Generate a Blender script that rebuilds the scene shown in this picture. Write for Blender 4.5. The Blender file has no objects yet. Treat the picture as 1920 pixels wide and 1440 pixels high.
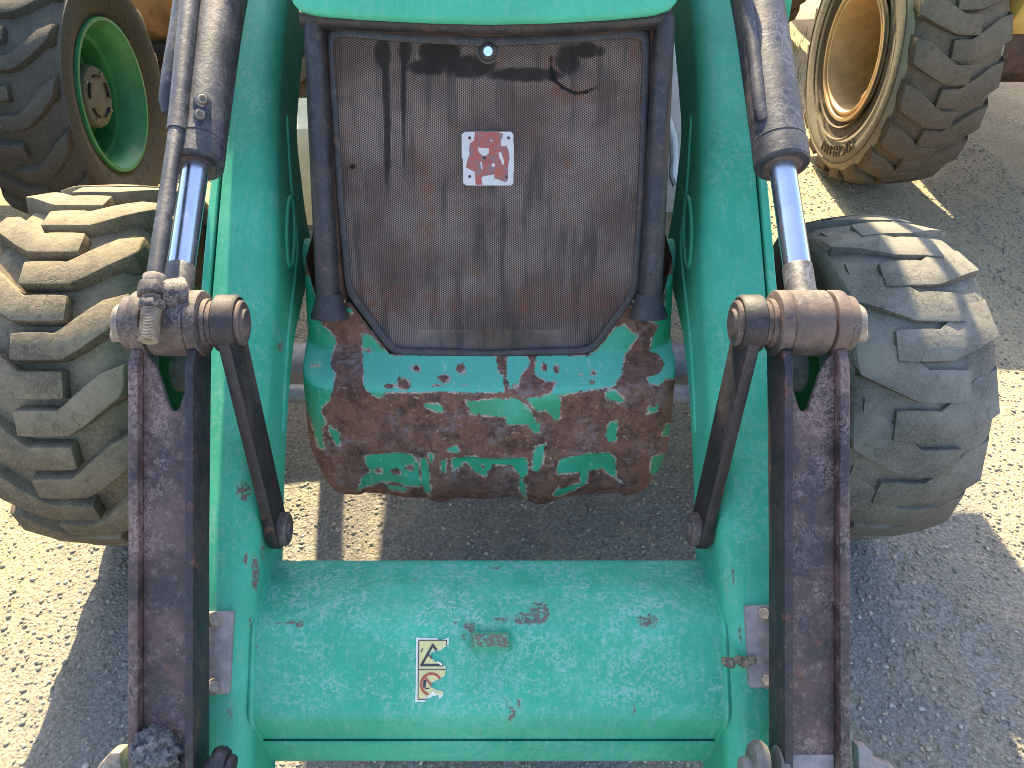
import bpy, bmesh, math, random
import numpy as np
from mathutils import Vector, Matrix
random.seed(7); rng = np.random.default_rng(7)
S = bpy.context.scene; C = S.collection
R = math.radians; PI = math.pi

# ---------------------------------------------------------------- camera, light
TH = R(42); H = 2.04; FPX = 1443.0; CX = 917.0
ct, st = math.cos(TH), math.sin(TH)
cam = bpy.data.cameras.new('camera'); co = bpy.data.objects.new('camera', cam); C.objects.link(co)
cam.sensor_width = 36; cam.lens = FPX/1920*36; cam.shift_x = 43/1920
cam.clip_start = .05; cam.clip_end = 500
co.location = (0, 0, H); co.rotation_euler = (PI/2-TH, 0, 0)
S.camera = co
SUN_AZ, SUN_EL = R(6.5), R(42)                 # behind the machine, a little to the left
w = bpy.data.worlds.new('World'); S.world = w; w.use_nodes = True
wn = w.node_tree; sky = wn.nodes.new('ShaderNodeTexSky'); sky.sky_type = 'NISHITA'; sky.sun_disc = False
sky.sun_elevation = SUN_EL; sky.sun_rotation = -SUN_AZ; sky.dust_density = 2.0
wn.links.new(sky.outputs[0], wn.nodes['Background'].inputs[0]); wn.nodes['Background'].inputs[1].default_value = .15
sl = bpy.data.lights.new('sun', 'SUN'); sl.energy = 5.0; sl.angle = R(.55); sl.color = (1, .83, .52)
so = bpy.data.objects.new('sun', sl); C.objects.link(so)
sd = Vector((-math.sin(SUN_AZ)*math.cos(SUN_EL), math.cos(SUN_AZ)*math.cos(SUN_EL), math.sin(SUN_EL)))
so.rotation_euler = sd.to_track_quat('Z', 'Y').to_euler(); so.location = (-2, 8, 8)
S.view_settings.view_transform = 'Standard'; S.view_settings.look = 'None'
S.view_settings.exposure = 1.90; S.view_settings.gamma = 1
S.cycles.filter_width = .9

# ---------------------------------------------------------------- measuring helpers (photo ray + distance -> place)
def YZ(py, z):
    v = (py-720)/FPX
    return z*(ct-v*st), H-z*(st+v*ct)
def P(px, py, z):
    y, zz = YZ(py, z); return ((px-CX)/FPX*z, y, zz)
def PX(x, py, z):
    y, zz = YZ(py, z); return (x, y, zz)
def proj(V):
    V = np.asarray(V, float); dz = V[:, 2]-H
    zc = V[:, 1]*ct-dz*st; dn = -V[:, 1]*st-dz*ct
    return np.stack([CX+FPX*V[:, 0]/zc, 720+FPX*dn/zc], 1)
def sdf(pts, poly):
    """signed distance, positive inside"""
    p = np.asarray(poly, float); q = np.roll(p, -1, 0); pts = np.asarray(pts, float)
    d = np.full(len(pts), 1e9); ins = np.zeros(len(pts), bool)
    for a, b in zip(p, q):
        e = b-a; L = (e*e).sum()+1e-9
        t = np.clip(((pts-a)@e)/L, 0, 1); dd = np.hypot(*(pts-a-t[:, None]*e).T); d = np.minimum(d, dd)
        c = (a[1] > pts[:, 1]) != (b[1] > pts[:, 1])
        xi = a[0]+(pts[:, 1]-a[1])*(b[0]-a[0])/((b[1]-a[1]) if b[1] != a[1] else 1e-9)
        ins ^= c & (pts[:, 0] < xi)
    return np.where(ins, d, -d)
def blob(pts, x, y, rx, ry):
    return (1-np.hypot((pts[:, 0]-x)/rx, (pts[:, 1]-y)/ry))*min(rx, ry)

# ---------------------------------------------------------------- object helpers
def tag(o, label=None, cat=None, group=None, kind=None):
    for k, v in (('label', label), ('category', cat), ('group', group), ('kind', kind)):
        if v: o[k] = v
    return o
def thing(name, loc, label, cat, group=None):
    o = bpy.data.objects.new(name, None); C.objects.link(o); o.location = loc; o.empty_display_size = .1
    return tag(o, label, cat, group)
def wloc(o):
    v = Vector(o.location)
    while o.parent: o = o.parent; v += Vector(o.location)
    return v
def obj(name, parts, mat, parent=None, loc=None, bevel=0, seg=2, ang=35, bang=30, smooth=True, label=None):
    V, F = [], []
    for v, f in parts:
        n = len(V); V += [tuple(a) for a in v]; F += [tuple(i+n for i in g) for g in f]
    base = Vector(loc) if loc is not None else (wloc(parent) if parent else Vector((0, 0, 0)))
    V = [(a[0]-base.x, a[1]-base.y, a[2]-base.z) for a in V]
    me = bpy.data.meshes.new(name); me.from_pydata(V, [], F)
    bm = bmesh.new(); bm.from_mesh(me)
    bmesh.ops.recalc_face_normals(bm, faces=bm.faces)
    if bevel:
        es = [e for e in bm.edges if len(e.link_faces) == 2 and e.calc_face_angle(0) > R(bang)]
        bmesh.ops.bevel(bm, geom=es, offset=bevel, segments=seg, affect='EDGES', profile=.5, clamp_overlap=True)
    bm.to_mesh(me); bm.free()
    if smooth:
        me.shade_smooth(); me.set_sharp_from_angle(angle=R(ang))
    me.materials.append(mat)
    o = bpy.data.objects.new(name, me); C.objects.link(o)
    if parent: o.parent = parent; o.location = base-wloc(parent)
    else: o.location = base
    if label: o['label'] = label
    return o
def attr(o, name, vals):
    a = o.data.attributes.new(name, 'FLOAT', 'POINT'); a.data.foreach_set('value', np.asarray(vals, np.float32))
def wverts(o):
    b = wloc(o); n = len(o.data.vertices); a = np.empty(n*3); o.data.vertices.foreach_get('co', a)
    return a.reshape(-1, 3)+np.array(b)
def box(x0, x1, y0, y1, z0, z1):
    v = [(x, y, z) for x in (x0, x1) for y in (y0, y1) for z in (z0, z1)]
    return v, [(0, 1, 3, 2), (4, 6, 7, 5), (0, 4, 5, 1), (2, 3, 7, 6), (0, 2, 6, 4), (1, 5, 7, 3)]
def prism(poly, x0, x1):
    """poly of (Y,Z) extruded along X"""
    n = len(poly); v = [(x0, y, z) for y, z in poly]+[(x1, y, z) for y, z in poly]
    return v, [tuple(range(n)), tuple(range(2*n-1, n-1, -1))]+[(i, (i+1) % n, n+(i+1) % n, n+i) for i in range(n)]
def slab(pts, th):
    """planar outline of world points thickened away from the camera"""
    p = np.array(pts, float); c = p.mean(0); nrm = np.zeros(3)
    for i in range(len(p)): nrm += np.cross(p[i]-c, p[(i+1) % len(p)]-c)
    nrm /= np.linalg.norm(nrm)
    if nrm @ (c-np.array([0, 0, H])) < 0: nrm = -nrm
    n = len(p); v = list(p)+list(p+nrm*th)
    return [tuple(a) for a in v], [tuple(range(n)), tuple(range(2*n-1, n-1, -1))]+[(i, (i+1) % n, n+(i+1) % n, n+i) for i in range(n)]
def tube(path, rad, n=20, caps=True, sq=1.0):
    pts = [Vector(p) for p in path]; m = len(pts)
    rad = rad if isinstance(rad, (list, tuple)) else [rad]*m
    V, F = [], []; up = None
    for i, p in enumerate(pts):
        d = (pts[min(i+1, m-1)]-pts[max(i-1, 0)])
        if d.length < 1e-9: d = Vector((0, 0, 1))
        d.normalize()
        if up is None:
            up = Vector((1, 0, 0)) if abs(d.x) < .9 else Vector((0, 0, 1))
        a = (up-d*up.dot(d)).normalized(); up = a; b = d.cross(a)
        for k in range(n):
            t = 2*PI*k/n; V.append(tuple(p+rad[i]*(math.cos(t)*a+sq*math.sin(t)*b)))
    for i in range(m-1):
        for k in range(n):
            F.append((i*n+k, i*n+(k+1) % n, (i+1)*n+(k+1) % n, (i+1)*n+k))
    if caps: F.append(tuple(range(n))[::-1]); F.append(tuple((m-1)*n+k for k in range(n)))
    return V, F
def cyl(a, b, r, n=24): return tube([a, b], r, n)
def seglathe(a, b, prof, n=28):
    """lathe along a->b : prof = (t 0..1, r)"""
    a = Vector(a); b = Vector(b); d = (b-a).normalized()
    up = Vector((1, 0, 0)) if abs(d.x) < .9 else Vector((0, 0, 1)); u = (up-d*up.dot(d)).normalized(); v = d.cross(u)
    V, F = [], []
    for t, r in prof:
        c = a+(b-a)*t
        for k in range(n): q = 2*PI*k/n; V.append(tuple(c+r*(math.cos(q)*u+math.sin(q)*v)))
    for i in range(len(prof)-1):
        for k in range(n): F.append((i*n+k, i*n+(k+1) % n, (i+1)*n+(k+1) % n, (i+1)*n+k))
    F.append(tuple(range(n))[::-1]); F.append(tuple((len(prof)-1)*n+k for k in range(n)))
    return V, F
def hexn(a, b, r): return tube([a, b], r, 6)
def grid(Pt):
    """Pt[i][j] points -> quads"""
    n, m = len(Pt), len(Pt[0]); V = [tuple(p) for r in Pt for p in r]
    return V, [(i*m+j, i*m+j+1, (i+1)*m+j+1, (i+1)*m+j) for i in range(n-1) for j in range(m-1)]
def mirror(parts, on=True):
    return [([(-x, y, z) for x, y, z in v], [tuple(reversed(g)) for g in f]) for v, f in parts] if on else parts
def interp(t, ts, vs):
    return np.interp(t, ts, vs)

# ---------------------------------------------------------------- materials
class NT:
    def __init__(s, name):
        s.m = bpy.data.materials.new(name); s.m.use_nodes = True; s.t = s.m.node_tree
        s.b = s.t.nodes['Principled BSDF']; s.out = s.t.nodes['Material Output']
        s.pos = s.t.nodes.new('ShaderNodeNewGeometry')
    def n(s, typ, ins=None, **kw):
        nd = s.t.nodes.new('ShaderNode'+typ)
        for k, v in kw.items(): setattr(nd, k, v)
        for k, v in (ins or {}).items(): s.set(nd.inputs[k], v)
        return nd
    def set(s, sock, v):
        if isinstance(v, bpy.types.NodeSocket): s.t.links.new(v, sock)
        elif isinstance(v, (tuple, list)) and len(v) == 3 and sock.type == 'RGBA': sock.default_value = (*v, 1)
        else: sock.default_value = v
    def noise(s, sc, det=6, ro=.6, vec=None, dist=0, lac=2):
        return s.n('TexNoise', {'Vector': vec or s.pos.outputs['Position'], 'Scale': sc, 'Detail': det, 'Roughness': ro, 'Distortion': dist}).outputs['Fac']
    def vor(s, sc, feat='F1', vec=None, rnd=1):
        return s.n('TexVoronoi', {'Vector': vec or s.pos.outputs['Position'], 'Scale': sc, 'Randomness': rnd}, feature=feat).outputs['Distance']
    def ramp(s, v, a, b, lo=0., hi=1.):
        return s.n('MapRange', {'Value': v, 'From Min': a, 'From Max': b, 'To Min': lo, 'To Max': hi}, interpolation_type='SMOOTHSTEP').outputs[0]
    def math(s, op, a, b=0., c=None):
        d = {0: a, 1: b}
        if c is not None: d[2] = c
        return s.n('Math', d, operation=op).outputs[0]
    def mix(s, f, a, b):
        nd = s.n('Mix', data_type='RGBA'); s.set(nd.inputs[0], f); s.set(nd.inputs[6], a); s.set(nd.inputs[7], b); return nd.outputs[2]
    def attr(s, nm): return s.n('Attribute', attribute_name=nm).outputs['Fac']
    def warp(s, amt, sc):
        nz = s.n('TexNoise', {'Vector': s.pos.outputs['Position'], 'Scale': sc, 'Detail': 3})
        sub = s.n('VectorMath', {0: nz.outputs['Color'], 1: (.5, .5, .5)}, operation='SUBTRACT').outputs[0]
        scl = s.n('VectorMath', {0: sub, 'Scale': amt}, operation='SCALE').outputs[0]
        return s.n('VectorMath', {0: s.pos.outputs['Position'], 1: scl}, operation='ADD').outputs[0]
    def stretch(s, sx, sy, sz):
        return s.n('VectorMath', {0: s.pos.outputs['Position'], 1: (sx, sy, sz)}, operation='MULTIPLY').outputs[0]
    def up(s):
        return s.n('SeparateXYZ', {0: s.pos.outputs['Normal']}).outputs[2]
    def done(s, col, rough, bump=None, bd=.002, metal=0., spec=.5, coat=0.):
        s.set(s.b.inputs['Base Color'], col); s.set(s.b.inputs['Roughness'], rough)
        s.set(s.b.inputs['Metallic'], metal); s.set(s.b.inputs['Specular IOR Level'], spec)
        if coat: s.set(s.b.inputs['Coat Weight'], coat)
        if bump is not None:
            b = s.n('Bump', {'Height': bump, 'Distance': bd, 'Strength': 1.}); s.set(s.b.inputs['Normal'], b.outputs[0])
        return s.m

def m_paint(name, base, dust=(.30, .42, .36), dustamt=.45, rustamt=.0, light=None, speck=.8):
    t = NT(name); light = light or tuple(min(1, c*1.25+.02) for c in base)
    big = t.noise(5, 5, .6); col = t.mix(t.ramp(big, .35, .7), base, light)
    wv = t.warp(.02, 20)
    mott = t.noise(95, 6, .7, wv); mm = t.ramp(mott, .50, .68)
    net = t.ramp(t.math('ABSOLUTE', t.math('SUBTRACT', t.noise(55, 5, .6, t.warp(.02, 30)), .5)), .0, .055, .8, 0)
    mm = t.math('MAXIMUM', t.math('MULTIPLY', mm, .8), t.math('MULTIPLY', net, t.ramp(t.noise(26, 4), .40, .62)))
    zone = t.ramp(t.noise(7, 3, .5), .35, .6, .25, 1.)
    upz = t.ramp(t.up(), .3, 1.0, .45, 1.25)
    f = t.math('MULTIPLY', t.math('MULTIPLY', mm, zone), t.math('MULTIPLY', upz, dustamt))
    col = t.mix(f, col, dust)
    # water-run streaks down the surface
    stv = t.stretch(60, 12, 9)
    col = t.mix(t.ramp(t.noise(3.2, 6, .65), .35, .7, .05, .35), col, (.10, .42, .30))
    st_ = t.ramp(t.noise(1.6, 6, .7, stv), .50, .75, 0, .30)
    col = t.mix(st_, col, dust)
    sp = t.ramp(t.vor(120, vec=t.warp(.004, 90)), .06, .13, 1, 0)
    sp = t.math('MULTIPLY', sp, t.ramp(t.noise(9, 2), .48, .6, 0, speck))
    col = t.mix(sp, col, (.05, .055, .05))
    mk = t.math('ADD', t.attr('mark'), t.math('MULTIPLY', t.math('SUBTRACT', t.noise(120, 8, .8), .5), 3.4))
    rf = t.math('MULTIPLY', t.ramp(mk, .62, .80), t.ramp(t.attr('mark'), .02, .1)); halo = t.math('MULTIPLY', t.ramp(mk, .35, .75, 0, .35), t.ramp(t.attr('mark'), .02, .2))
    rust = t.mix(t.noise(130, 4), (.09, .045, .038), (.22, .135, .115))
    col = t.mix(halo, col, (.33, .35, .28)); col = t.mix(t.math('MULTIPLY', rf, .88), col, rust)
    gr = t.ramp(t.attr('grime'), 0, 1, 0, .8)
    col = t.mix(gr, col, (.035, .05, .04))
    ro = t.math('ADD', t.math('MULTIPLY', mott, .25), t.math('ADD', .50, t.math('MULTIPLY', rf, .3)))
    bump = t.math('SUBTRACT', t.math('MULTIPLY', t.noise(35, 6, .6), .25), t.math('MULTIPLY', rf, .25))
    return t.done(col, ro, bump, .0018, spec=.35)

def m_black(name, a=(.011, .011, .014), b=(.060, .036, .034), vein=(.26, .19, .185), amt=.6, veins=.5, rust=.4, rough=.45, metal=0., noiseb=.5):
    t = NT(name); wv = t.warp(.03, 22)
    big = t.noise(9, 6, .65, wv)
    col = t.mix(t.ramp(big, .38, .66, 0, amt), a, b)
    wv2 = t.warp(.035, 38)
    vf = t.ramp(t.math('ABSOLUTE', t.math('SUBTRACT', t.noise(70, 6, .7, wv2), .5)), .0, .06, .75, 0)
    vf = t.math('MULTIPLY', vf, t.ramp(t.noise(11, 6, .7), .42, .62, 0, veins))
    col = t.mix(vf, col, vein)
    col = t.mix(t.ramp(t.noise(45, 6, .75), .52, .75, 0, .45*veins+.1), col, vein)
    chip = t.ramp(t.noise(75, 5, .7, wv), .70, .74, 0, .8)
    col = t.mix(chip, col, (.36, .27, .26))
    rs = t.ramp(t.noise(21, 6, .7), .60, .70, 0, rust)
    col = t.mix(rs, col, (.20, .07, .035))
    mk = t.ramp(t.math('ADD', t.attr('mark'), t.math('MULTIPLY', t.math('SUBTRACT', t.noise(120, 5, .7), .5), 1.6)), .55, .7)
    col = t.mix(mk, col, (.45, .37, .36))
    bump = t.math('ADD', t.noise(60, 8, .7), t.math('MULTIPLY', rs, .4))
    return t.done(col, t.ramp(big, .3, .7, rough, rough+.22), bump, .0012, metal=metal, spec=.5)

def m_rubber(name, base=(.075, .066, .052), dust=(.22, .19, .13), amt=.7, crack=.3):
    t = NT(name); wv = t.warp(.02, 30)
    big = t.noise(7, 6, .65)
    lit_up = t.ramp(t.up(), -.35, .75, .35, 1.15)  # upward faces take more dust colour, painting in sunlit tops and dark fronts
    col = t.mix(t.math('MINIMUM', t.math('MULTIPLY', t.ramp(big, .30, .66, .25, amt), lit_up), 1.), base, dust)
    fine = t.noise(160, 5, .7)
    col = t.mix(t.ramp(fine, .45, .72, 0, .5), col, tuple(c*1.35 for c in dust))
    col = t.mix(t.ramp(t.noise(40, 5, .7, wv), .55, .75, 0, .6), col, tuple(c*.45 for c in base))
    cr = t.ramp(t.vor(26, 'DISTANCE_TO_EDGE', t.warp(.05, 12)), 0, .02, 1, 0)
    cr = t.math('MULTIPLY', cr, t.ramp(t.noise(5, 2), .5, .65, 0, crack))
    col = t.mix(cr, col, (.02, .018, .015))
    bump = t.math('SUBTRACT', t.math('ADD', t.math('MULTIPLY', fine, .35), t.noise(35, 6, .65)), cr)
    return t.done(col, t.ramp(big, .3, .7, .72, .95), bump, .0030, spec=.25)

def m_plain(name, col, rough=.6, metal=0, var=.3, sc=30, bd=.0008):
    t = NT(name); n = t.noise(sc, 6, .65)
    c = t.mix(t.ramp(n, .3, .7), tuple(x*(1-var) for x in col), tuple(min(1, x*(1+var)) for x in col))
    return t.done(c, t.ramp(n, .3, .7, max(0.03, rough-.1), rough+.1), t.noise(sc*3, 6, .7), bd, metal=metal)

GREEN = (.020, .300, .175)
M = {}
M['green'] = m_paint('green_paint', GREEN)
M['green_tube'] = m_paint('green_paint_mottled', GREEN, dust=(.33, .46, .42), dustamt=.95)
M['green_hood'] = m_paint('green_paint_hood', (.035, .33, .195), dustamt=.3, speck=.3)
M['lever'] = m_black('weathered_black_lever', a=(.030, .020, .020), b=(.125, .070, .062), vein=(.34, .235, .21), amt=1., veins=.8, rust=.5)
M['leverside'] = m_black('black_paint_side', amt=.35, veins=.15, rust=.5)
M['barrel'] = m_black('black_barrel_paint', a=(.020, .022, .030), b=(.055, .052, .060), vein=(.24, .225, .25), amt=.7, veins=.55, rust=.15, rough=.38)
M['frame'] = m_black('black_grille_frame', a=(.014, .015, .019), b=(.050, .037, .036), vein=(.20, .17, .155), amt=.7, veins=.3, rust=.4, rough=.42)
M['pin'] = m_black('rusty_pin_metal', a=(.036, .030, .031), b=(.135, .092, .076), vein=(.30, .235, .205), amt=1., veins=.75, rust=.28, rough=.6)
M['bolt'] = m_plain('dusty_bolt', (.24, .20, .165), .6, .2, .35, 60)
M['plate'] = m_plain('dull_steel_plate', (.27, .235, .225), .55, .25, .25, 35)
M['rubber_new'] = m_rubber('dusty_rubber', base=(.045, .038, .027), dust=(.235, .190, .125), amt=.9)
M['rubber_worn'] = m_rubber('worn_grey_rubber', base=(.055, .052, .045), dust=(.20, .185, .155), amt=.95, crack=.35)
M['rubber_big'] = m_rubber('brown_dusty_rubber', base=(.055, .046, .035), dust=(.19, .145, .095), amt=.75)
M['rubber_sunlit'] = m_rubber('pale_dusty_sunlit_sidewall', base=(.17, .155, .12), dust=(.38, .33, .235), amt=.8, crack=.1)  # dusty sidewall with its sunlit brightness put into the colour
M['rubber_dark'] = m_rubber('dark_dusty_rubber', base=(.042, .039, .034), dust=(.145, .128, .098), amt=.6)
M['rim_green'] = m_plain('green_rim_paint', (.04, .23, .09), .5, 0, .25, 8)
M['rim_orange'] = m_plain('orange_yellow_rim_paint', (.52, .33, .16), .55, 0, .2, 9)
M['yellow'] = m_plain('yellow_machine_paint', (.62, .38, .09), .5, 0, .15, 6)
M['rustdrum'] = m_plain('rusty_drum_steel', (.34, .17, .07), .65, .1, .45, 7)
M['dark'] = m_plain('dark_grimy_metal', (.016, .013, .012), .7, 0, .5, 20)
M['brownmetal'] = m_plain('dark_rusty_metal', (.07, .035, .022), .7, 0, .5, 18)
M['greymetal'] = m_plain('grey_axle_paint', (.20, .19, .18), .6, 0, .4, 15)
M['hubgrey'] = m_plain('grey_hub_paint', (.13, .125, .11), .65, 0, .3, 25)
M['whitegrey'] = m_plain('pale_grey_panel', (.42, .43, .42), .5, 0, .15, 12)
M['cream'] = m_plain('sunlit_ground_cream', (.78, .70, .42), .5, 0, .1, 12)
M['mud'] = m_plain('dried_mud', (.13, .135, .13), .95, 0, .7, 90, .004)
M['drymud'] = m_plain('dry_brown_mud', (.17, .14, .10), .95, 0, .5, 120, .003)
t = NT('chrome_rod'); n = t.noise(30, 4)
M['chrome'] = t.done((.50, .55, .64), t.ramp(t.noise(8, 6, .7), .4, .75, (.20), .38), n, .0001, metal=.95)
t = NT('glass'); t.done((.02, .03, .03), .05); tr = t.n('BsdfTransparent'); ms = t.n('MixShader', {0: .18}); t.t.links.new(tr.outputs[0], ms.inputs[1]); t.t.links.new(t.b.outputs[0], ms.inputs[2]); t.t.links.new(ms.outputs[0], t.out.inputs[0]); M['glass'] = t.m
def m_flat(name, col, rough=.5):
    t = NT(name); c = t.mix(t.ramp(t.noise(180, 4, .7), .4, .75, 0, .5), col, tuple(x*.72 for x in col)); return t.done(c, rough)
M['d_white'] = m_flat('sticker_white', (.75, .72, .62)); M['d_yellow'] = m_flat('sticker_yellow', (.66, .56, .24))
M['d_black'] = m_flat('sticker_black', (.03, .035, .05)); M['d_red'] = m_flat('sticker_red', (.42, .07, .05))

# bumper: green paint flaked to rust, driven by a baked distance-to-paint-edge attribute
t = NT('flaked_paint_and_rust'); wv = t.warp(.012, 60)
p = t.math('ADD', t.attr('paint'), t.math('MULTIPLY', t.math('SUBTRACT', t.noise(120, 8, .8, wv), .5), 2.3))
p = t.math('ADD', p, t.math('MULTIPLY', t.math('SUBTRACT', t.noise(30, 3, .6), .5), .7))
gf = t.ramp(p, .0, .05); edge = t.math('MULTIPLY', t.ramp(p, -.34, -.16), t.ramp(p, .0, .05, 1, 0))
edge = t.math('MULTIPLY', edge, t.ramp(t.noise(38, 3), .42, .56))
r1 = t.noise(24, 8, .78, wv); rust = t.mix(t.ramp(r1, .35, .62), (.055, .024, .018), (.20, .085, .052))
rust = t.mix(t.ramp(t.noise(60, 8, .8), .53, .66), rust, (.28, .135, .075))
rust = t.mix(t.math('MULTIPLY', t.ramp(t.noise(120, 6, .8, wv), .60, .68), t.ramp(t.noise(9, 4), .36, .56)), rust, (.58, .46, .40))
rust = t.mix(t.math('MULTIPLY', t.ramp(t.noise(11, 4, .6), .48, .62, 0, .7), t.ramp(t.noise(70, 5), .4, .6)), rust, (.22, .16, .155))
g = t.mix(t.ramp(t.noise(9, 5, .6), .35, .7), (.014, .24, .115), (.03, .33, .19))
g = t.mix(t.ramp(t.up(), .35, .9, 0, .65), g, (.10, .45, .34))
g = t.mix(t.ramp(t.noise(1.8, 5, .7, t.stretch(40, 14, 14)), .60, .70, 0, .55), g, (.45, .52, .38))
g = t.mix(t.ramp(t.vor(70, vec=wv), .05, .12, .8, 0), g, (.07, .04, .03))
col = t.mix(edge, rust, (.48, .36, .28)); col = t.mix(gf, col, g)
hgt = t.math('ADD', t.math('MULTIPLY', gf, .55), t.math('MULTIPLY', r1, t.math('SUBTRACT', 1.2, gf)))
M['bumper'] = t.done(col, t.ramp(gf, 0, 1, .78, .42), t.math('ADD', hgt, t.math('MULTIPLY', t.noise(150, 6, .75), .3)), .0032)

# grille: punched sheet, real see-through holes
t = NT('perforated_sheet'); uv = t.n('Attribute', attribute_name='guv').outputs['Vector']; pp = .00463
def lat(off):
    v = t.n('VectorMath', {0: uv, 1: off}, operation='ADD').outputs[0]
    v = t.n('VectorMath', {0: v, 1: (1/(1.732*pp), 1/pp, 0)}, operation='MULTIPLY').outputs[0]
    v = t.n('VectorMath', {0: v}, operation='FRACTION').outputs[0]
    v = t.n('VectorMath', {0: v, 1: (.5, .5, 0)}, operation='SUBTRACT').outputs[0]
    v = t.n('VectorMath', {0: v, 1: (1.732*pp, pp, 0)}, operation='MULTIPLY').outputs[0]
    return t.n('VectorMath', {0: v}, operation='LENGTH').outputs['Value']
d = t.math('MINIMUM', lat((0, 0, 0)), lat((.866*pp, pp/2, 0)))
hole = t.math('LESS_THAN', d, .00158)
tear = t.math('GREATER_THAN', t.math('ADD', t.attr('tear'), t.math('MULTIPLY', t.math('SUBTRACT', t.noise(170, 5, .8), .53), 22.)), 0.)
hole = t.math('MAXIMUM', hole, tear)
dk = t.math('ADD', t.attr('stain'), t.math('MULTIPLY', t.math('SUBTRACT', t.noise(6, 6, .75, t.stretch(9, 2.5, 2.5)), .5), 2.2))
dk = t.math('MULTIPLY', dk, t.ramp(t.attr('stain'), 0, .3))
hole2 = t.math('MULTIPLY', t.math('LESS_THAN', d, .0019), 0)
base = t.mix(t.ramp(t.noise(7, 5, .65), .35, .65), (.145, .104, .090), (.26, .205, .185))
base = t.mix(t.ramp(t.noise(22, 6, .7), .56, .70, 0, .7), base, (.24, .12, .06))
base = t.mix(t.ramp(t.noise(1.5, 4, .6, t.stretch(26, 3, 3)), .48, .68, 0, .75), base, (.07, .06, .055))
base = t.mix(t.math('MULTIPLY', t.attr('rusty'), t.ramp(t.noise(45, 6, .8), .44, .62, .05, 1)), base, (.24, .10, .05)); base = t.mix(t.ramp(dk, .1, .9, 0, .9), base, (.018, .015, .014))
base = t.mix(t.ramp(t.vor(26), .022, .03, 1, 0), base, (.6, .56, .5))
t.done(base, .75, spec=.15)
tr = t.n('BsdfTransparent'); ms = t.n('MixShader', {0: hole}); t.t.links.new(t.b.outputs[0], ms.inputs[1]); t.t.links.new(tr.outputs[0], ms.inputs[2])
t.t.links.new(ms.outputs[0], t.out.inputs[0]); M['mesh'] = t.m

t = NT('worn_red_badge'); p = t.math('ADD', t.attr('paint'), t.math('MULTIPLY', t.math('SUBTRACT', t.noise(260, 4), .5), .35))
f = t.ramp(p, -.04, .04)
red = t.mix(t.ramp(t.noise(70, 6, .75), .42, .62), (.36, .07, .045), (.17, .12, .12))
M['badge'] = t.done(t.mix(f, t.mix(t.noise(80, 4), (.40, .37, .36), (.62, .58, .56)), red), .42, t.noise(200, 4), .0008, metal=.15)

# ground
t = NT('gravelly_dirt')
big = t.noise(.9, 6, .6); mid = t.noise(6, 6, .65); fine = t.noise(85, 6, .75)
grey = t.mix(t.ramp(fine, .35, .68), (.17, .158, .138), (.35, .325, .285))
sunlit_sand = t.mix(t.ramp(fine, .35, .68), (.31, .25, .16), (.52, .425, .275))
ymask = t.n('SeparateXYZ', {0: t.pos.outputs['Position']})
far = t.ramp(t.math('ADD', ymask.outputs[1], t.math('MULTIPLY', big, 1.2)), 2.0, 3.4)
lft = t.ramp(t.math('ADD', ymask.outputs[0], t.math('MULTIPLY', mid, .5)), -1.35, -.75, .75, 0)
rgt = t.ramp(ymask.outputs[0], 1.45, 1.9, 0, .75)
sf = t.math('MAXIMUM', far, t.math('MAXIMUM', lft, rgt))  # sandy yellow laid over the sunlit zones, so sunlight is partly painted in
sf = t.math('MAXIMUM', sf, t.ramp(t.math('ADD', mid, t.math('MULTIPLY', big, .3)), .58, .80, 0, .35))
col = t.mix(sf, grey, sunlit_sand)
vo = t.vor(210); col = t.mix(t.ramp(t.vor(130), .10, .22, .5, 0), col, (.42, .41, .38))
col = t.mix(t.ramp(t.noise(2.2, 5), .62, .75, 0, .35), col, (.13, .10, .07))
h = t.math('ADD', t.math('MULTIPLY', t.vor(120, 'SMOOTH_F1'), -.8), t.math('ADD', fine, t.math('MULTIPLY', mid, 1.5)))
M['ground'] = t.done(col, .95, h, .0075, spec=.1)
t = NT('pebbles'); rnd = t.pos.outputs['Random Per Island']
col = t.n('ValToRGB', {0: rnd}); cr = col.color_ramp
cr.elements[0].color = (.19, .175, .15, 1); cr.elements[1].color = (.46, .42, .36, 1)
for q, c in ((.3, (.24, .22, .18, 1)), (.6, (.32, .28, .22, 1)), (.88, (.40, .34, .25, 1))): e = cr.elements.new(q); e.color = c
M['pebble'] = t.done(col.outputs[0], .85, t.noise(300, 3), .001, spec=.2)
t = NT('grass_blades'); M['grass'] = t.done(t.mix(t.pos.outputs['Random Per Island'], (.10, .15, .03), (.35, .33, .13)), .8)

# ---------------------------------------------------------------- ground
def zt(x, y): return 0.0
gx = np.concatenate([[-200, -60, -20, -8], np.linspace(-4, 4, 140), [8, 20, 60, 200]])
gy = np.concatenate([[-200, -50, -10, -2], np.linspace(-.2, 7, 130), [10, 20, 60, 300]])
def gh(x, y):
    a = .006*math.sin(x*3.1+y*1.7)+.005*math.sin(x*7.3-y*5.1+1)+.003*math.sin(x*15+y*13.3)
    return a-.012
G = [[(x, y, gh(x, y)) for x in gx] for y in gy]
g = obj('ground', [grid(G)], M['ground'], ang=80); tag(g, kind='structure')
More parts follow.
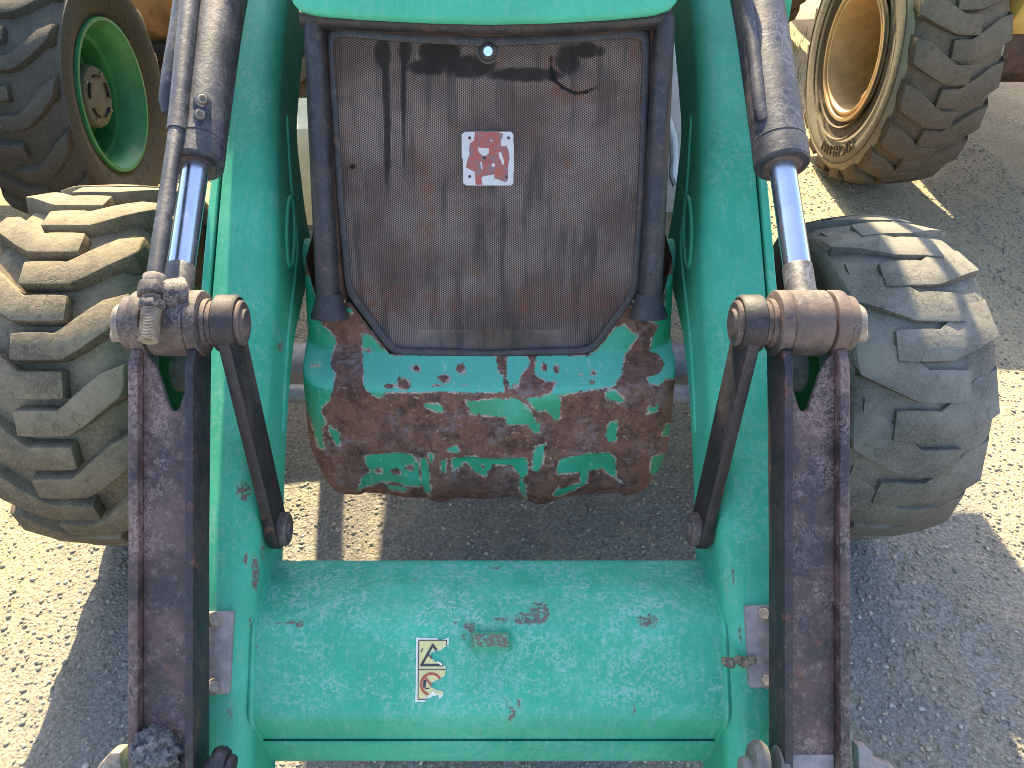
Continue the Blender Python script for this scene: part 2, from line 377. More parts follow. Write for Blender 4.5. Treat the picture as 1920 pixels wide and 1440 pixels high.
# loose stones, one object
def stones(n, xr, yr, s0, s1, name):
    bmt = bmesh.new(); bmesh.ops.create_icosphere(bmt, subdivisions=1, radius=1)
    bv = np.array([v.co[:] for v in bmt.verts]); bf = np.array([[v.index for v in f.verts] for f in bmt.faces]); bmt.free()
    x = rng.uniform(*xr, n); y = yr[0]+(yr[1]-yr[0])*rng.random(n)**1.25
    sc = s0+(s1-s0)*rng.random(n)**3.6
    a = rng.uniform(0, 2*PI, n); ax = rng.uniform(.7, 1.3, n); ay = rng.uniform(.6, 1.2, n); az = rng.uniform(.4, .8, n)
    jit = 1+rng.uniform(-.22, .22, (n, len(bv)))
    V = bv[None]*jit[..., None]*np.stack([ax, ay, az], 1)[:, None]*sc[:, None, None]
    c, s_ = np.cos(a)[:, None], np.sin(a)[:, None]
    X = V[..., 0]*c-V[..., 1]*s_; Y = V[..., 0]*s_+V[..., 1]*c
    gz = .006*np.sin(x*3.1+y*1.7)+.005*np.sin(x*7.3-y*5.1+1)+.003*np.sin(x*15+y*13.3)-.012
    W = np.stack([X+x[:, None], Y+y[:, None], V[..., 2]+(gz+sc*.25)[:, None]], -1).reshape(-1, 3)
    Fc = (bf[None]+(np.arange(n)*len(bv))[:, None, None]).reshape(-1, 3)
    me = bpy.data.meshes.new(name); me.vertices.add(len(W)); me.vertices.foreach_set('co', W.ravel().astype(np.float32))
    me.loops.add(Fc.size); me.loops.foreach_set('vertex_index', Fc.ravel().astype(np.int32))
    me.polygons.add(len(Fc)); me.polygons.foreach_set('loop_start', np.arange(0, Fc.size, 3, dtype=np.int32))
    me.polygons.foreach_set('loop_total', np.full(len(Fc), 3, np.int32)); me.update(); me.validate(); me.shade_smooth()
    me.materials.append(M['pebble']); o = bpy.data.objects.new(name, me); C.objects.link(o)
    return o
tag(stones(105000, (-2.3, 3.0), (.3, 5.2), .0015, .0085, 'gravel'), 'loose grey and tan gravel scattered over the dirt yard', 'gravel', kind='stuff')
# grass tuft
gv, gf_ = [], []
for i in range(1700):
    cx, cy, sp_ = random.choice(((-2.2, 5.2, .18), (-2.0, 4.9, .15), (1.95, 5.6, .13), (2.0, 6.4, .25)))
    x = random.gauss(cx, sp_); y = random.gauss(cy, sp_); a = random.uniform(0, PI); hh = random.uniform(.03, .09); l = random.uniform(-.03, .03)
    dx, dy = .004*math.cos(a), .004*math.sin(a); n = len(gv)
    gv += [(x-dx, y-dy, -.02), (x+dx, y+dy, -.02), (x+l, y+l*.5, hh)]; gf_.append((n, n+1, n+2))
go = obj('grass', [(gv, gf_)], M['grass'], smooth=False); tag(go, 'sparse yellow green grass tufts growing from the dirt behind the machines', 'grass', kind='stuff')

# ---------------------------------------------------------------- tyres
def car_r(x, Rr, w, hl, rimR):
    """carcass radius at x"""
    u = min(abs(x)/(w/2), 1.0)
    return Rr-hl-.018*Rr/.5*u**2.2-(.10*max(0, u-.86)/.14 if u > .86 else 0)*1.0*Rr/.5*.45
def tyre(parent, c, Rr, w, rimR, hl, mat, N=20, tl=.055, reach=.12, sweep=.11, taper=.008, bevel=.006, phase=0., curve=0., endx=.515, crown=.020, drop1=.05, carmat=None, endw=1.0, bend=.10):
    prof = [(-.36*w, rimR-.01), (-.40*w, rimR+.012), (-.46*w, rimR+.35*(Rr-hl-rimR)), (-.50*w, rimR+.58*(Rr-hl-rimR)), (-.485*w, rimR+.80*(Rr-hl-rimR)), (-.445*w, Rr-hl-.035*Rr/.5)]
    for u in (-.8, -.6, -.35, 0): prof.append((u*w/2, Rr-hl-crown*.9*Rr/.5*abs(u)**2.2))
    prof += [(-x, r) for x, r in prof[::-1][1:]]
    n = 96; V, F = [], []
    for k in range(n):
        a = 2*PI*k/n
        for x, r in prof: V.append((c[0]+x, c[1]-r*math.cos(a), c[2]+r*math.sin(a)))
    m = len(prof)
    for k in range(n):
        for j in range(m-1): F.append((k*m+j, k*m+j+1, ((k+1) % n)*m+j+1, ((k+1) % n)*m+j))
    ty = obj('tyre', [(V, F)], mat, parent, loc=c, ang=50)
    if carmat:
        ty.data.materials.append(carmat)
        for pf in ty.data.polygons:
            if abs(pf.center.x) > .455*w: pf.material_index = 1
    meshes = {}
    for s in (1, -1):
        # path from centre end to shoulder
        path = []
        K = 9
        for i in range(K+1):
            u = i/K; x = (-reach+u*(endx-.015+reach))*w
            if x < bend*w: a = 0.
            else:
                q = (x/w-bend)/(.50-bend); a = sweep*(q**(1+curve))
            path.append((a, x, 0))
        path += [(sweep*1.05, endx*w, drop1*Rr/.5), (sweep*1.06, (endx-.012)*w, (drop1+.07)*Rr/.5)]
        V, F = [], []
        for i, (a, x, drop) in enumerate(path):
            p0 = path[max(i-1, 0)]; p1 = path[min(i+1, len(path)-1)]
            da, dx = p1[0]-p0[0], p1[1]-p0[1]; L = math.hypot(da, dx) or 1
            if i >= K: da, dx, L = path[K][0]-path[K-1][0], path[K][1]-path[K-1][1], 1; L = math.hypot(da, dx)
            na, nx = dx/L, -da/L
            tw = tl*(1+(endw-1)*min(1, max(0, (x/w-bend)/(.45-bend))))*(1 if i else .94)
            u = min(abs(x)/(w/2), 1.)
            rt = Rr-crown*Rr/.5*u**2.2-drop; rb = Rr-hl-.03*Rr/.5-.03*u-drop
            if i > K: rb = rt-.03
            if i == K: rt -= .008
            for o_, r_ in ((-tw/2-taper, rb), (-tw/2, rt), (tw/2, rt), (tw/2+taper, rb)):
                aa = (a+na*o_)/Rr; xx = s*(min(x+nx*o_, (endx-.012)*w) if i < K else x); V.append((xx, -r_*math.cos(aa), r_*math.sin(aa)))
        L_ = len(path)
        for i in range(L_-1):
            for j in range(3): F.append((i*4+j, i*4+j+1, (i+1)*4+j+1, (i+1)*4+j))
            F.append((i*4+3, i*4, (i+1)*4, (i+1)*4+3))
        F += [(3, 2, 1, 0), tuple((L_-1)*4+j for j in range(4))]
        lm = None
        for k in range(N):
            ang = 2*PI*(k+(.5 if s < 0 else 0))/N+phase
            if lm is None:
                o = obj('tread_lug', [([(v[0]+c[0], v[1]+c[1], v[2]+c[2]) for v in V], F)], mat, ty, loc=c, bevel=bevel, seg=2, ang=40, bang=38); lm = o.data; oo = o
            else:
                oo = bpy.data.objects.new('tread_lug', lm); C.objects.link(oo); oo.parent = ty
            oo.rotation_euler = (-ang, 0, 0)
    return ty
def rimlathe(c, prof, n=64):
    """prof (x offset, r) round X axis"""
    V, F = [], []; m = len(prof)
    for k in range(n):
        a = 2*PI*k/n
        for x, r in prof: V.append((c[0]+x, c[1]-r*math.cos(a), c[2]+r*math.sin(a)))
    for k in range(n):
        for j in range(m-1): F.append((k*m+j, k*m+j+1, ((k+1) % n)*m+j+1, ((k+1) % n)*m+j))
    return V, F
def ring_text(txt, c, face, rt, size, g0, depth, mat, parent, name='raised_lettering'):
    """letters on a sidewall facing -X (face=-1) or +X; tops outward"""
    cu = bpy.data.curves.new('t', 'FONT'); cu.body = txt; cu.size = size; cu.align_x = 'CENTER'; cu.extrude = .5; cu.resolution_u = 3; cu.space_character = 1.18
    to = bpy.data.objects.new('t', cu); C.objects.link(to); dg = bpy.context.evaluated_depsgraph_get()
    me = bpy.data.meshes.new_from_object(to.evaluated_get(dg)); bpy.data.objects.remove(to)
    bmx = bmesh.new(); bmx.from_mesh(me)
    bmesh.ops.subdivide_edges(bmx, edges=[e for e in bmx.edges if e.calc_length() > size*.25], cuts=2, use_grid_fill=False)
    V = []
    for v in bmx.verts:
        ga = g0-v.co.x/rt; r = rt+v.co.y-size*.35
        e1 = (0, -1, 0) if face < 0 else (0, 1, 0)
        V.append((c[0]+face*(depth*(.5+v.co.z)), c[1]+e1[1]*r*math.cos(ga), c[2]+r*math.sin(ga)))
    bmx.verts.index_update(); F = [tuple(v.index for v in f.verts) for f in bmx.faces]; bmx.free()
    return obj(name, [(V, F)], mat, parent, smooth=False)

# ================================================================ the green loader
LD = thing('backhoe_loader', (0, 1.757, 0), 'green backhoe loader seen from the front with rust flaked bumper and black perforated grille', 'backhoe loader')

# --- front tyres
tl_ = tyre(LD, (-1.055, 1.757, .53), .53, .385, .27, .036, M['rubber_new'], N=18, tl=.066, reach=.16, sweep=.115, phase=.10, bend=.15, taper=.010, endw=1.12, bevel=.004)
tl_['label'] = 'deep lugged front tyre with dusty tan tread'
tr_ = tyre(LD, (1.085, 1.757, .485), .485, .37, .25, .014, M['rubber_worn'], N=15, tl=.082, reach=.24, sweep=.105, taper=.004, bevel=.005, phase=.05, curve=.05, crown=.045, endx=.485, drop1=.016, endw=1.45, bend=.08)
tr_['label'] = 'worn front tyre with shallow grey lugs and cracks'
ring_text('NHS', (1.075-.37*.498, 1.757, .485), -1, .385, .062, R(62), .010, M['rubber_new'], tr_)
for sx, cz in ((-1, .53), (1, .485)):
    c = (sx*1.06, 1.757, cz)
    prof = [(-sx*.15, .262), (-sx*.15, .24), (-sx*.10, .225), (0, .20), (sx*.05, .19), (sx*.05, .08), (sx*.09, .07), (sx*.09, .001)]
    obj('rim', [rimlathe(c, prof)], M['rim_green'], LD, ang=50)
# worn tyre: little wear bars between lugs (small, joined)
parts = []
for k in range(15):
    for s in (-1, 1):
        for j in range(4):
            aa = 2*PI*(k+(.5 if s < 0 else 0)+.5)/15+.05+.10-j*.018; x = s*(.145-j*.02)
            r0 = .485-.030-.01*1.2
            cy, cz = 1.757-r0*math.cos(aa), .485+r0*math.sin(aa)
            t1 = (math.sin(aa), math.cos(aa)); n1 = (-math.cos(aa), math.sin(aa))
            V = []
            for X in (-.0018, .0018):
                for T in (-.018, .018):
                    for N_ in (-.006, .006): V.append((1.075+x+X, cy+t1[0]*T+n1[0]*N_, cz+t1[1]*T+n1[1]*N_))
            parts.append((V, box(0, 1, 0, 1, 0, 1)[1]))
o = obj('tread_wear_bars', parts, M['rubber_worn'], tr_, smooth=False); o['kind'] = 'stuff'

# --- loader arms
Tst = [(-420, 2.35, .50), (-200, 2.0, .495), (0, 1.81, .485), (150, 1.72, .475), (300, 1.65, .462), (420, 1.615, .452), (550, 1.582, .445), (680, 1.55, .445), (800, 1.52, .445), (1000, 1.47, .445), (1120, 1.447, .445), (1250, 1.43, .445), (1440, 1.42, .445), (1620, 1.42, .445)]
Bst = [(-180, 2.35), (-20, 2.12), (120, 1.99), (250, 1.892), (400, 1.935), (480, 1.985), (560, 1.84), (630, 1.76), (740, 1.708), (900, 1.672), (1040, 1.66), (1200, 1.64), (1440, 1.60), (1620, 1.60)]
TT = np.array([(*YZ(a, b), c) for a, b, c in Tst]); BB = np.array([YZ(a, b) for a, b in Bst])
ti = np.arange(len(TT))
def smooth_interp(arr, ts, k=9):
    out = np.stack([np.interp(ts, ti, arr[:, j]) for j in range(arr.shape[1])], 1)
    ker = np.ones(k)/k; pad = np.pad(out, ((k//2, k//2), (0, 0)), 'edge')
    # keep straight ends
    for j in range(out.shape[1]): out[:, j] = np.convolve(pad[:, j], ker, 'valid')
    return out
ts = np.linspace(0, len(TT)-1, 200)
TS = smooth_interp(TT, ts, 11); BS = smooth_interp(BB, ts, 9)
XO = .572; RR = .042
def arm_section(i, sx):
    ty, tz, xi = TS[i]; by, bz = BS[i]; d = np.array([by-ty, bz-tz]); L = np.hypot(*d); d /= L
    pts = [(XO, by, bz)]
    for q in np.linspace(1, 0, 5): pts.append((XO, ty+d[0]*L*q*.98, tz+d[1]*L*q*.98)) if q > 0 else None
    pts.append((XO-.004, ty, tz))
    for q in np.linspace(0, 1, 8): pts.append((XO-.004+(xi+RR-XO+.004)*q, ty, tz)) if 0 < q < 1 else None
    for a in np.linspace(0, PI/2, 9): pts.append((xi+RR-RR*math.sin(a), ty+d[0]*RR*(1-math.cos(a)), tz+d[1]*RR*(1-math.cos(a))))
    for q in np.linspace(0, 1, 10)[1:]: dd = RR+(L-RR)*q; pts.append((xi, ty+d[0]*dd, tz+d[1]*dd))
    return [(sx*x, y, z) for x, y, z in pts]
armmarks = {1: [(478, 1075, 9, 42), (463, 1048, 7, 20), (457, 921, 16, 16), (476, 1210, 6, 35), (430, 1340, 6, 30), (470, 1165, 5, 25), (492, 1030, 6, 30), (525, 650, 8, 12), (437, 1385, 4, 22), (452, 180, 4, 5), (474, 320, 4, 4)],
            -1: [(1363, 1100, 5, 42), (1375, 1080, 6, 26), (1388, 1190, 8, 18), (1389, 1278, 6, 10), (1352, 1200, 3, 20), (1318, 890, 4, 20), (1300, 700, 5, 14), (1352, 345, 5, 4)]}
for sx in (-1, 1):
    arm = obj('loader_arm', [grid([arm_section(i, sx) for i in range(200)]+[])], M['green'], LD, ang=50)
    V = wverts(arm); q = proj(V); mk = np.full(len(V), -1.)
    for (x, y, a, b) in armmarks[-sx]: mk = np.maximum(mk, blob(q, x, y, a*1.25, b*1.25)/7)
    attr(arm, 'mark', np.clip(mk, 0, .8))
    # outer side plate standing a little proud
    pl = [(TS[i][0]-.004, TS[i][1]+.006) for i in range(0, 200, 8)]+[(BS[i][0], BS[i][1]) for i in range(199, -1, -8)]
    obj('arm_side_plate', mirror([prism(pl, .573, .590)], sx < 0), M['green'], LD, bevel=.002, seg=1)
    # weld bead along the inner plate
    pts = []
    for i in range(48, 130, 2):
        ty, tz, xi = TS[i]; by, bz = BS[i]; f = interp(i, [48, 70, 100, 130], [.45, .52, .62, .80]) if True else 0
        pts.append((sx*(xi-.001), ty+(by-ty)*f, tz+(bz-tz)*f))
    obj('weld_bead', [tube(pts, .0042, 8)], M['green'], LD)
    # pressed oval with rim, and round boss
    def on_inner(px, py, sx=sx):
        X = None; z = 1.8
        xi = interp(py, [0, 300, 550, 2000], [.485, .462, .445, .445])
        z = xi*FPX/abs(px-CX); y, zz = YZ(py, z); return Vector((sx*(xi-.002), y, zz))
    a, b = on_inner(545, 370), on_inner(541, 500)
    ax_ = (b-a).normalized(); pr = Vector((0, -ax_.z, ax_.y)); loop = []
    for k in range(33):
        q = 2*PI*k/32; loop.append(a.lerp(b, .5)+ax_*math.cos(q)*(b-a).length*.5+pr*math.sin(q)*.035)
    obj('pressed_oval', [tube(loop, .004, 6, False)], M['green'], LD)
    cc = on_inner(574, 482)
    d0 = Vector((-sx, 0, 0))
    obj('pivot_boss', [rimlathe(tuple(cc), [(0, .045), (-sx*.016, .043), (-sx*.018, .03), (-sx*.004, .028), (-sx*.004, .001)], 32)], M['green'], LD, ang=50)

# --- torsion tube
tp = [(1062, 1.74), (1052, 1.66), (1051, 1.615), (1100, 1.535), (1140, 1.491), (1160, 1.474), (1175, 1.463), (1200, 1.4585), (1330, 1.4445), (1345, 1.446), (1360, 1.462), (1388, 1.512), (1389.5, 1.503), (1392, 1.502), (1424, 1.560), (1427, 1.60), (1425, 1.70)]
tpw = []
for (a, za), (b, zb) in zip(tp[:-1], tp[1:]):
    n = max(1, int(abs(b-a)/7))
    for k in range(n): tpw.append(YZ(a+(b-a)*k/n, za+(zb-za)*k/n))
tpw.append(YZ(*tp[-1]))
xs = np.linspace(-.452, .452, 200)
tub = obj('cross_tube', [grid([[(x, y, z) for x in xs] for y, z in tpw])], M['green_tube'], LD, ang=40)
V = wverts(tub); q = proj(V); mk = np.zeros(len(V))
for (x, y, a, b) in [(540, 1168, 42, 7), (562, 1172, 10, 10), (990, 1160, 32, 15), (880, 1175, 14, 14), (940, 1160, 20, 9), (1010, 1150, 22, 22), (855, 1165, 7, 10), (1215, 1165, 22, 16), (1120, 1170, 7, 5), (960, 1340, 10, 22), (975, 1320, 8, 14), (950, 1320, 5, 16), (870, 1195, 12, 8), (780, 1085, 8, 7), (770, 1082, 6, 6), (1210, 1240, 6, 8), (1190, 1330, 8, 10), (1060, 1245, 5, 6), (716, 1093, 6, 6), (555, 1205, 5, 5), (930, 1065, 16, 6), (1200, 1062, 26, 5), (1095, 1335, 8, 4), (480, 1210, 5, 40), (900, 1375, 5, 14), (1020, 1068, 10, 5), (620, 1092, 7, 6)]:
    mk = np.maximum(mk, blob(q, x, y, a*1.2, b*1.2)/8)
attr(tub, 'mark', np.clip(mk, 0, .72))
# end fillet welds
for sx in (-1, 1):
    pts = [(sx*.447, y, z) for y, z in tpw[2:-8]]
    obj('weld_bead', [tube([(x, y-.001, z+.001) for x, y, z in pts], .006, 8)], M['green'], LD)
def tz_(py): return 1.4585+(py-1200)/130*(-.014)
# stop block
c0 = [P(x, y, tz_(y)+.004) for x, y in ((884, 1186), (955, 1184), (957, 1212), (882, 1214))]
ce = np.array(c0); nn = np.array([0, -st, ct])*-1
def toward(p, d):  # move point toward the camera by d
    p = np.array(p); v = np.array([0, 0, H])-p; return tuple(p+v/np.linalg.norm(v)*d)
bot = [P(x, y, tz_(y)+.006) for x, y in ((881, 1186), (958, 1184), (960, 1222), (880, 1224))]
top = [P(x, y, tz_(y)-.034) for x, y in ((886, 1190), (953, 1189), (953, 1212), (886, 1213))]
V = bot+top; F = [(3, 2, 1, 0), (4, 5, 6, 7)]+[(i, (i+1) % 4, 4+(i+1) % 4, 4+i) for i in range(4)]
sb = obj('stop_block', [(V, F)], M['green_tube'], LD, bevel=.003)
V = wverts(sb); q = proj(V); attr(sb, 'mark', np.where((q[:, 1] > 1188) & (q[:, 1] < 1213), .75, 0))
# warning sticker
def zpoly(pts): return [(760+x/8.473, 1160+y/8.47) for x, y in pts]
def decal(name, pts, off, mat, parent, th=.0006):
    W = [P(x, y, tz_(y)-off) for x, y in zpoly(pts)]
    return obj(name, [slab(W, th)], mat, parent, smooth=False)
outer = [(175, 300), (500, 312), (545, 350), (600, 330), (690, 300), (690, 400), (560, 505), (500, 510), (420, 530), (400, 570), (430, 640), (470, 680), (550, 690), (640, 770), (640, 820), (630, 900), (560, 950), (480, 985), (420, 1020), (400, 1090), (440, 1100), (520, 1140), (600, 1150), (605, 1210), (545, 1275), (530, 1220), (470, 1200), (440, 1225), (380, 1265), (330, 1265), (315, 1320), (155, 1320), (162, 1180)]
st_o = decal('warning_sticker', outer, .0012, M['d_white'], LD); st_o['label'] = 'torn yellow warning sticker with a black triangle above a red prohibition ring'
inner = [(220, 350), (655, 345), (650, 420), (545, 495), (500, 500), (415, 522), (390, 565), (420, 645), (465, 690), (520, 690), (560, 740), (605, 770), (635, 800), (625, 890), (550, 945), (478, 975), (412, 1015), (390, 1090), (430, 1105), (520, 1160), (590, 1165), (590, 1200), (550, 1215), (500, 1180), (440, 1160), (380, 1190), (330, 1250), (205, 1285), (212, 820)]
decal('sticker_panel', inner, .0024, M['d_yellow'], st_o)
def stroke(name, pts, wd, off, mat, closed=False):
    parts = []
    P2 = pts+([pts[0]] if closed else [])
    for (x0, y0), (x1, y1) in zip(P2[:-1], P2[1:]):
        L = math.hypot(x1-x0, y1-y0); nx, ny = -(y1-y0)/L*wd/2, (x1-x0)/L*wd/2; ex, ey = (x1-x0)/L*wd*.35, (y1-y0)/L*wd*.35
        W = [P(a, b, tz_(b)-off) for a, b in zpoly([(x0-ex+nx, y0-ey+ny), (x1+ex+nx, y1+ey+ny), (x1+ex-nx, y1+ey-ny), (x0-ex-nx, y0-ey-ny)])]
        parts.append(slab(W, .0005))
        off += .00004
    return obj(name, parts, mat, st_o, smooth=False)
stroke('warning_triangle', [(490, 495), (435, 420), (255, 740), (590, 738)], 36, .0034, M['d_black'])
stroke('sticker_border', [(655, 420), (655, 345), (212, 345), (200, 1288), (320, 1285)], 12, .0034, M['d_black'])
stroke('sticker_divider', [(210, 812), (640, 812)], 12, .0036, M['d_black'])
stroke('prohibition_ring', [(415+165*math.cos(a), 1045+170*math.sin(a)) for a in np.linspace(-.65, -4.35, 20)], 34, .0034, M['d_red'])
stroke('prohibition_bar', [(310, 930), (405, 1050)], 32, .0038, M['d_red'])
stroke('figure_mark', [(310, 990), (300, 1080)], 42, .0034, M['d_black']); stroke('figure_mark', [(320, 1110), (375, 1108)], 16, .0034, M['d_black'])
stroke('figure_mark', [(370, 575), (420, 630)], 22, .0034, M['d_black']); stroke('scuff', [(250, 525), (275, 480)], 16, .0034, M['d_black'])
stroke('sticker_tear', [(515, 690), (575, 730)], 30, .0042, M['d_white']); stroke('sticker_tear', [(440, 1170), (470, 1210)], 46, .0042, M['d_white'])

# --- bolted blocks on the arms
def armz(py): return float(np.interp(py, [a for a, b, c in Tst], [b for a, b, c in Tst]))
for sx, (x0, x1, y0, y1), bolts in ((-1, (345, 437, 1148, 1303), ((404, 1163), (401, 1288))), (1, (1398, 1480, 1137, 1290), ((1432, 1151), (1440, 1276)))):
    W = [P(x, y, armz(y)-.012) for x, y in ((x0, y0), (x1, y0), (x1-(8 if sx < 0 else 0), y1), (x0+(0 if sx < 0 else 8), y1))]
    bp = obj('stop_plate', [slab(W, .016)], M['plate'], LD, bevel=.003)
    for bx, by in bolts:
        a = P(bx, by, armz(by)-.013); b = toward(a, .012)
        obj('bolt', [hexn(a, b, .0115), cyl(toward(a, -.001), toward(a, .003), .015, 20)], M['bolt'], bp, bevel=.0012, seg=1)
    if sx > 0:
        pass

# --- tilt levers, links, pins, cylinders (one set per side)
PY_, PZ_ = YZ(606, 1.350)
def ZP(py, z): return YZ(py, z)
for sx in (-1, 1):
    mir = sx < 0
    def mk_(name, parts, mat, par=LD, **k): return obj(name, mirror(parts, mir), mat, par, **k)
    fr = 1.300; bk = 1.378
    strip = [ZP(655, fr+.012), ZP(690, fr), ZP(1000, fr+.002), ZP(1440, fr), ZP(1700, fr), ZP(1700, bk), ZP(1000, bk), ZP(640, bk+.01)]
    lev = mk_('tilt_lever', [prism(strip, .594, .611)], M['lever'], bevel=.0025, seg=2)
    lev['label'] = 'black and brown channel section tilt lever'
    mk_('inner_flange', [prism(strip, .500, .515)], M['leverside'], lev, bevel=.0025)
    # ears round the pin
    def ring(x0, x1, r, py=PY_, pz=PZ_, n=36): return prism([(py+r*math.cos(2*PI*k/n), pz+r*math.sin(2*PI*k/n)) for k in range(n)], x0, x1)
    for x0, x1 in ((.590, .6135), (.4965, .5180)):
        mk_('lever_ear', [ring(x0, x1, .058)], M['pin'], lev, bevel=.004)
    # web with U notch
    zw = 1.322
    L_, R_ = -.595, -.514
    def wx(px): return (px-CX)/FPX*zw
    note = [(L_, 655), (wx(280), 672), (wx(293), 690), (wx(305), 725), (wx(316), 758), (wx(320), 768), (wx(327), 772), (wx(334), 768), (wx(339), 755), (wx(350), 715), (wx(357), 690), (wx(361), 665), (R_, 655), (R_, 1700), (L_, 1700)]
    W = [PX(-x, y, zw) for x, y in note]
    mk_('web', [slab([(abs(a), b, c) for a, b, c in W], .012)], M['lever'], lev, bevel=.002, seg=1)
    bottom = [PX(.516, 1415, zw-.001), PX(.592, 1415, zw-.001), PX(.592, 1700, zw-.016), PX(.516, 1700, zw-.016)]
    mk_('gusset_plate', [slab(bottom, .010)], M['plate'] if sx > 0 else M['leverside'], lev, bevel=.002)
    for o in (lev,):
        V = wverts(o)
    # rod eye
    eye = mk_('rod_eye', [seglathe((.588, PY_, PZ_), (.515, PY_, PZ_), [(0, .036), (0, .052), (.08, .058), (.92, .058), (1, .052), (1, .036)])], M['pin'], ang=40)
    # pin : outer head, washer, bolt
    pin = mk_('pivot_pin', [seglathe((.650, PY_, PZ_), (.436, PY_, PZ_), [(0, .010), (0, .031), (.03, .035), (.18, .035), (.18, .030), (1, .030)])], M['bolt'], ang=40)
    mk_('washer', [seglathe((.634, PY_, PZ_), (.6145, PY_, PZ_), [(0, .043), (.15, .048), (1, .050)])], M['pin'], pin, ang=40)
    c = Vector((.651, PY_-.008, PZ_-.020)); mk_('keeper_bolt', [hexn((.640, c.y, c.z), (.664, c.y, c.z), .014)], M['bolt'], pin, bevel=.002)
    # link to the arm
    ly, lz = YZ(992, 1.548); n = 16
    d = Vector((ly-PY_, lz-PZ_)).normalized(); nv = Vector((-d.y, d.x)); r0, r1 = .045, .039
    cap = []
    for k in range(n+1): a = -PI/2+PI*k/n; cap.append((ly+r1*(d.x*math.cos(a)+nv.x*math.sin(a)), lz+r1*(d.y*math.cos(a)+nv.y*math.sin(a)), 1))
    for k in range(n+1): a = PI/2+PI*k/n; cap.append((PY_+r0*(d.x*math.cos(a)+nv.x*math.sin(a)), PZ_+r0*(d.y*math.cos(a)+nv.y*math.sin(a)), 0))
    m = len(cap); V = [(.468-.030*c[2], c[0], c[1]) for c in cap]+[(.446-.030*c[2], c[0], c[1]) for c in cap]
    F = [tuple(range(m)), tuple(range(2*m-1, m-1, -1))]+[(i, (i+1) % m, m+(i+1) % m, m+i) for i in range(m)]
    lk = mk_('connecting_link', [(V, F)], M['leverside'], bevel=.003)
    mk_('link_boss', [seglathe((.476, PY_, PZ_), (.436, PY_, PZ_), [(0, .044), (0, .046), (.08, .050), (.88, .050), (1, .046), (1, .038)])], M['leverside'], lk, ang=40)
    mk_('spacer_washer', [seglathe((.4955, PY_, PZ_), (.4765, PY_, PZ_), [(0, .040), (0, .043), (.45, .043), (.5, .039), (.95, .041), (1, .034)])], M['pin'], lk, ang=30)
    mk_('pin_cap', [seglathe((.440, PY_, PZ_), (.424, PY_, PZ_), [(0, .040), (.55, .040), (.7, .037), (.7, .026), (1, .023), (1, .001)])], M['pin'], lk, ang=30)
    mk_('link_pin', [seglathe((.470, ly, lz), (.398, ly, lz), [(0, .027), (.62, .027), (.62, .034), (.88, .034), (.95, .030), (.95, .017), (1, .015), (1, .001)])], M['pin'], lk, ang=30)
    # hydraulic cylinder
    ex, ey = .555, 0
    top = Vector((ex, *YZ(-260, 1.86))); piv = Vector((ex, PY_, PZ_))
    a0 = Vector((ex, *YZ(0, 1.59))); dirv = (a0-piv).normalized(); top = piv+dirv*1.35
    y3 = 1.0
    # find distance along axis where the barrel ends (image row ~318)
    def row(tt):
        p = piv+dirv*tt; return proj([tuple(p)])[0][1]
    lo, hi = 0., 1.2
    def at_row(r):
        lo, hi = 0.02, 1.3
        for _ in range(40):
            mi = (lo+hi)/2
            if row(mi) > r: lo = mi
            else: hi = mi
        return lo
    tb = at_row(312); tr2 = at_row(500)
    b0 = piv+dirv*tb
    cylo = mk_('hydraulic_cylinder', [seglathe(b0, top, [(0, .031), (0, .048), (.004, .051), (.045, .051), (.046, .0485), (.049, .0485), (.050, .050), (.97, .050), (1, .045)], 40)], M['barrel'], ang=30)
    mk_('rod_seal', [seglathe(b0-dirv*.002, b0+dirv*.02, [(0, .027), (0, .036), (1, .036)])], M['pin'], cylo, ang=30)
    mk_('chrome_rod', [cyl(piv+dirv*tr2, b0+dirv*.05, .0245, 40)], M['chrome'], cylo)
    mk_('rod_neck', [seglathe(piv+dirv*.045, piv+dirv*(tr2+.001), [(0, .033), (.25, .0262), (.96, .0262), (1, .0245)])], M['barrel'], cylo, ang=40)
    if sx > 0:
        # hydraulic pipe welded along the barrel
        def onb(px, py, out=.052):
            z = float(np.interp(py, [0, 312], [1.59, 1.48]))-out; return P(px, py, z)
        path = [onb(1388, -160), onb(1398, 0), onb(1413, 90), onb(1421, 160), onb(1426, 205), onb(1431, 222), onb(1437, 236, .036)]
        obj('hydraulic_pipe', [tube(path, [.0135]*6+[.012], 14)], M['barrel'], cylo)
        obj('pipe_flange', [seglathe(onb(1437, 238, .048), onb(1437, 240, .032), [(0, .010), (0, .021), (1, .023)])], M['barrel'], cylo)
    else:
        # return-to-dig indicator rod beside the barrel
        def ir(px, py, dz=0):
            z = float(np.interp(py, [-170, 246, 522, 640], [1.60, 1.425, 1.300, 1.262])); return P(px, py, z)
        A0, A1 = Vector(ir(372, -170)), Vector(ir(332, 246)); A2 = Vector(ir(290, 522)); A3 = Vector(ir(278, 640))
        obj('indicator_tube', [seglathe(A1, A0, [(0, .014), (0, .0185), (1, .0185)])], M['barrel'], cylo, ang=40)
        obj('indicator_rod', [cyl(A1.lerp(A0, .05), A2, .0142, 24)], M['barrel'], cylo)
        # threaded end
        th = []
        dv = (A3-A2); L = dv.length; k = 0; path, rad = [], []
        N_ = 44
        for k in range(N_*2+1): path.append(A2+dv*(k/(N_*2))); rad.append(.0165 if k % 2 else .0148)
        obj('threaded_end', [tube(path, rad, 20)], M['bolt'], cylo, smooth=False)
        u = dv.normalized()
        obj('lock_nut', [hexn(A2+u*.012, A2+u*.034, .0275)], M['pin'], cylo, bevel=.003)
        obj('lock_nut', [hexn(A2+u*.042, A2+u*.058, .0235)], M['pin'], cylo, bevel=.004)
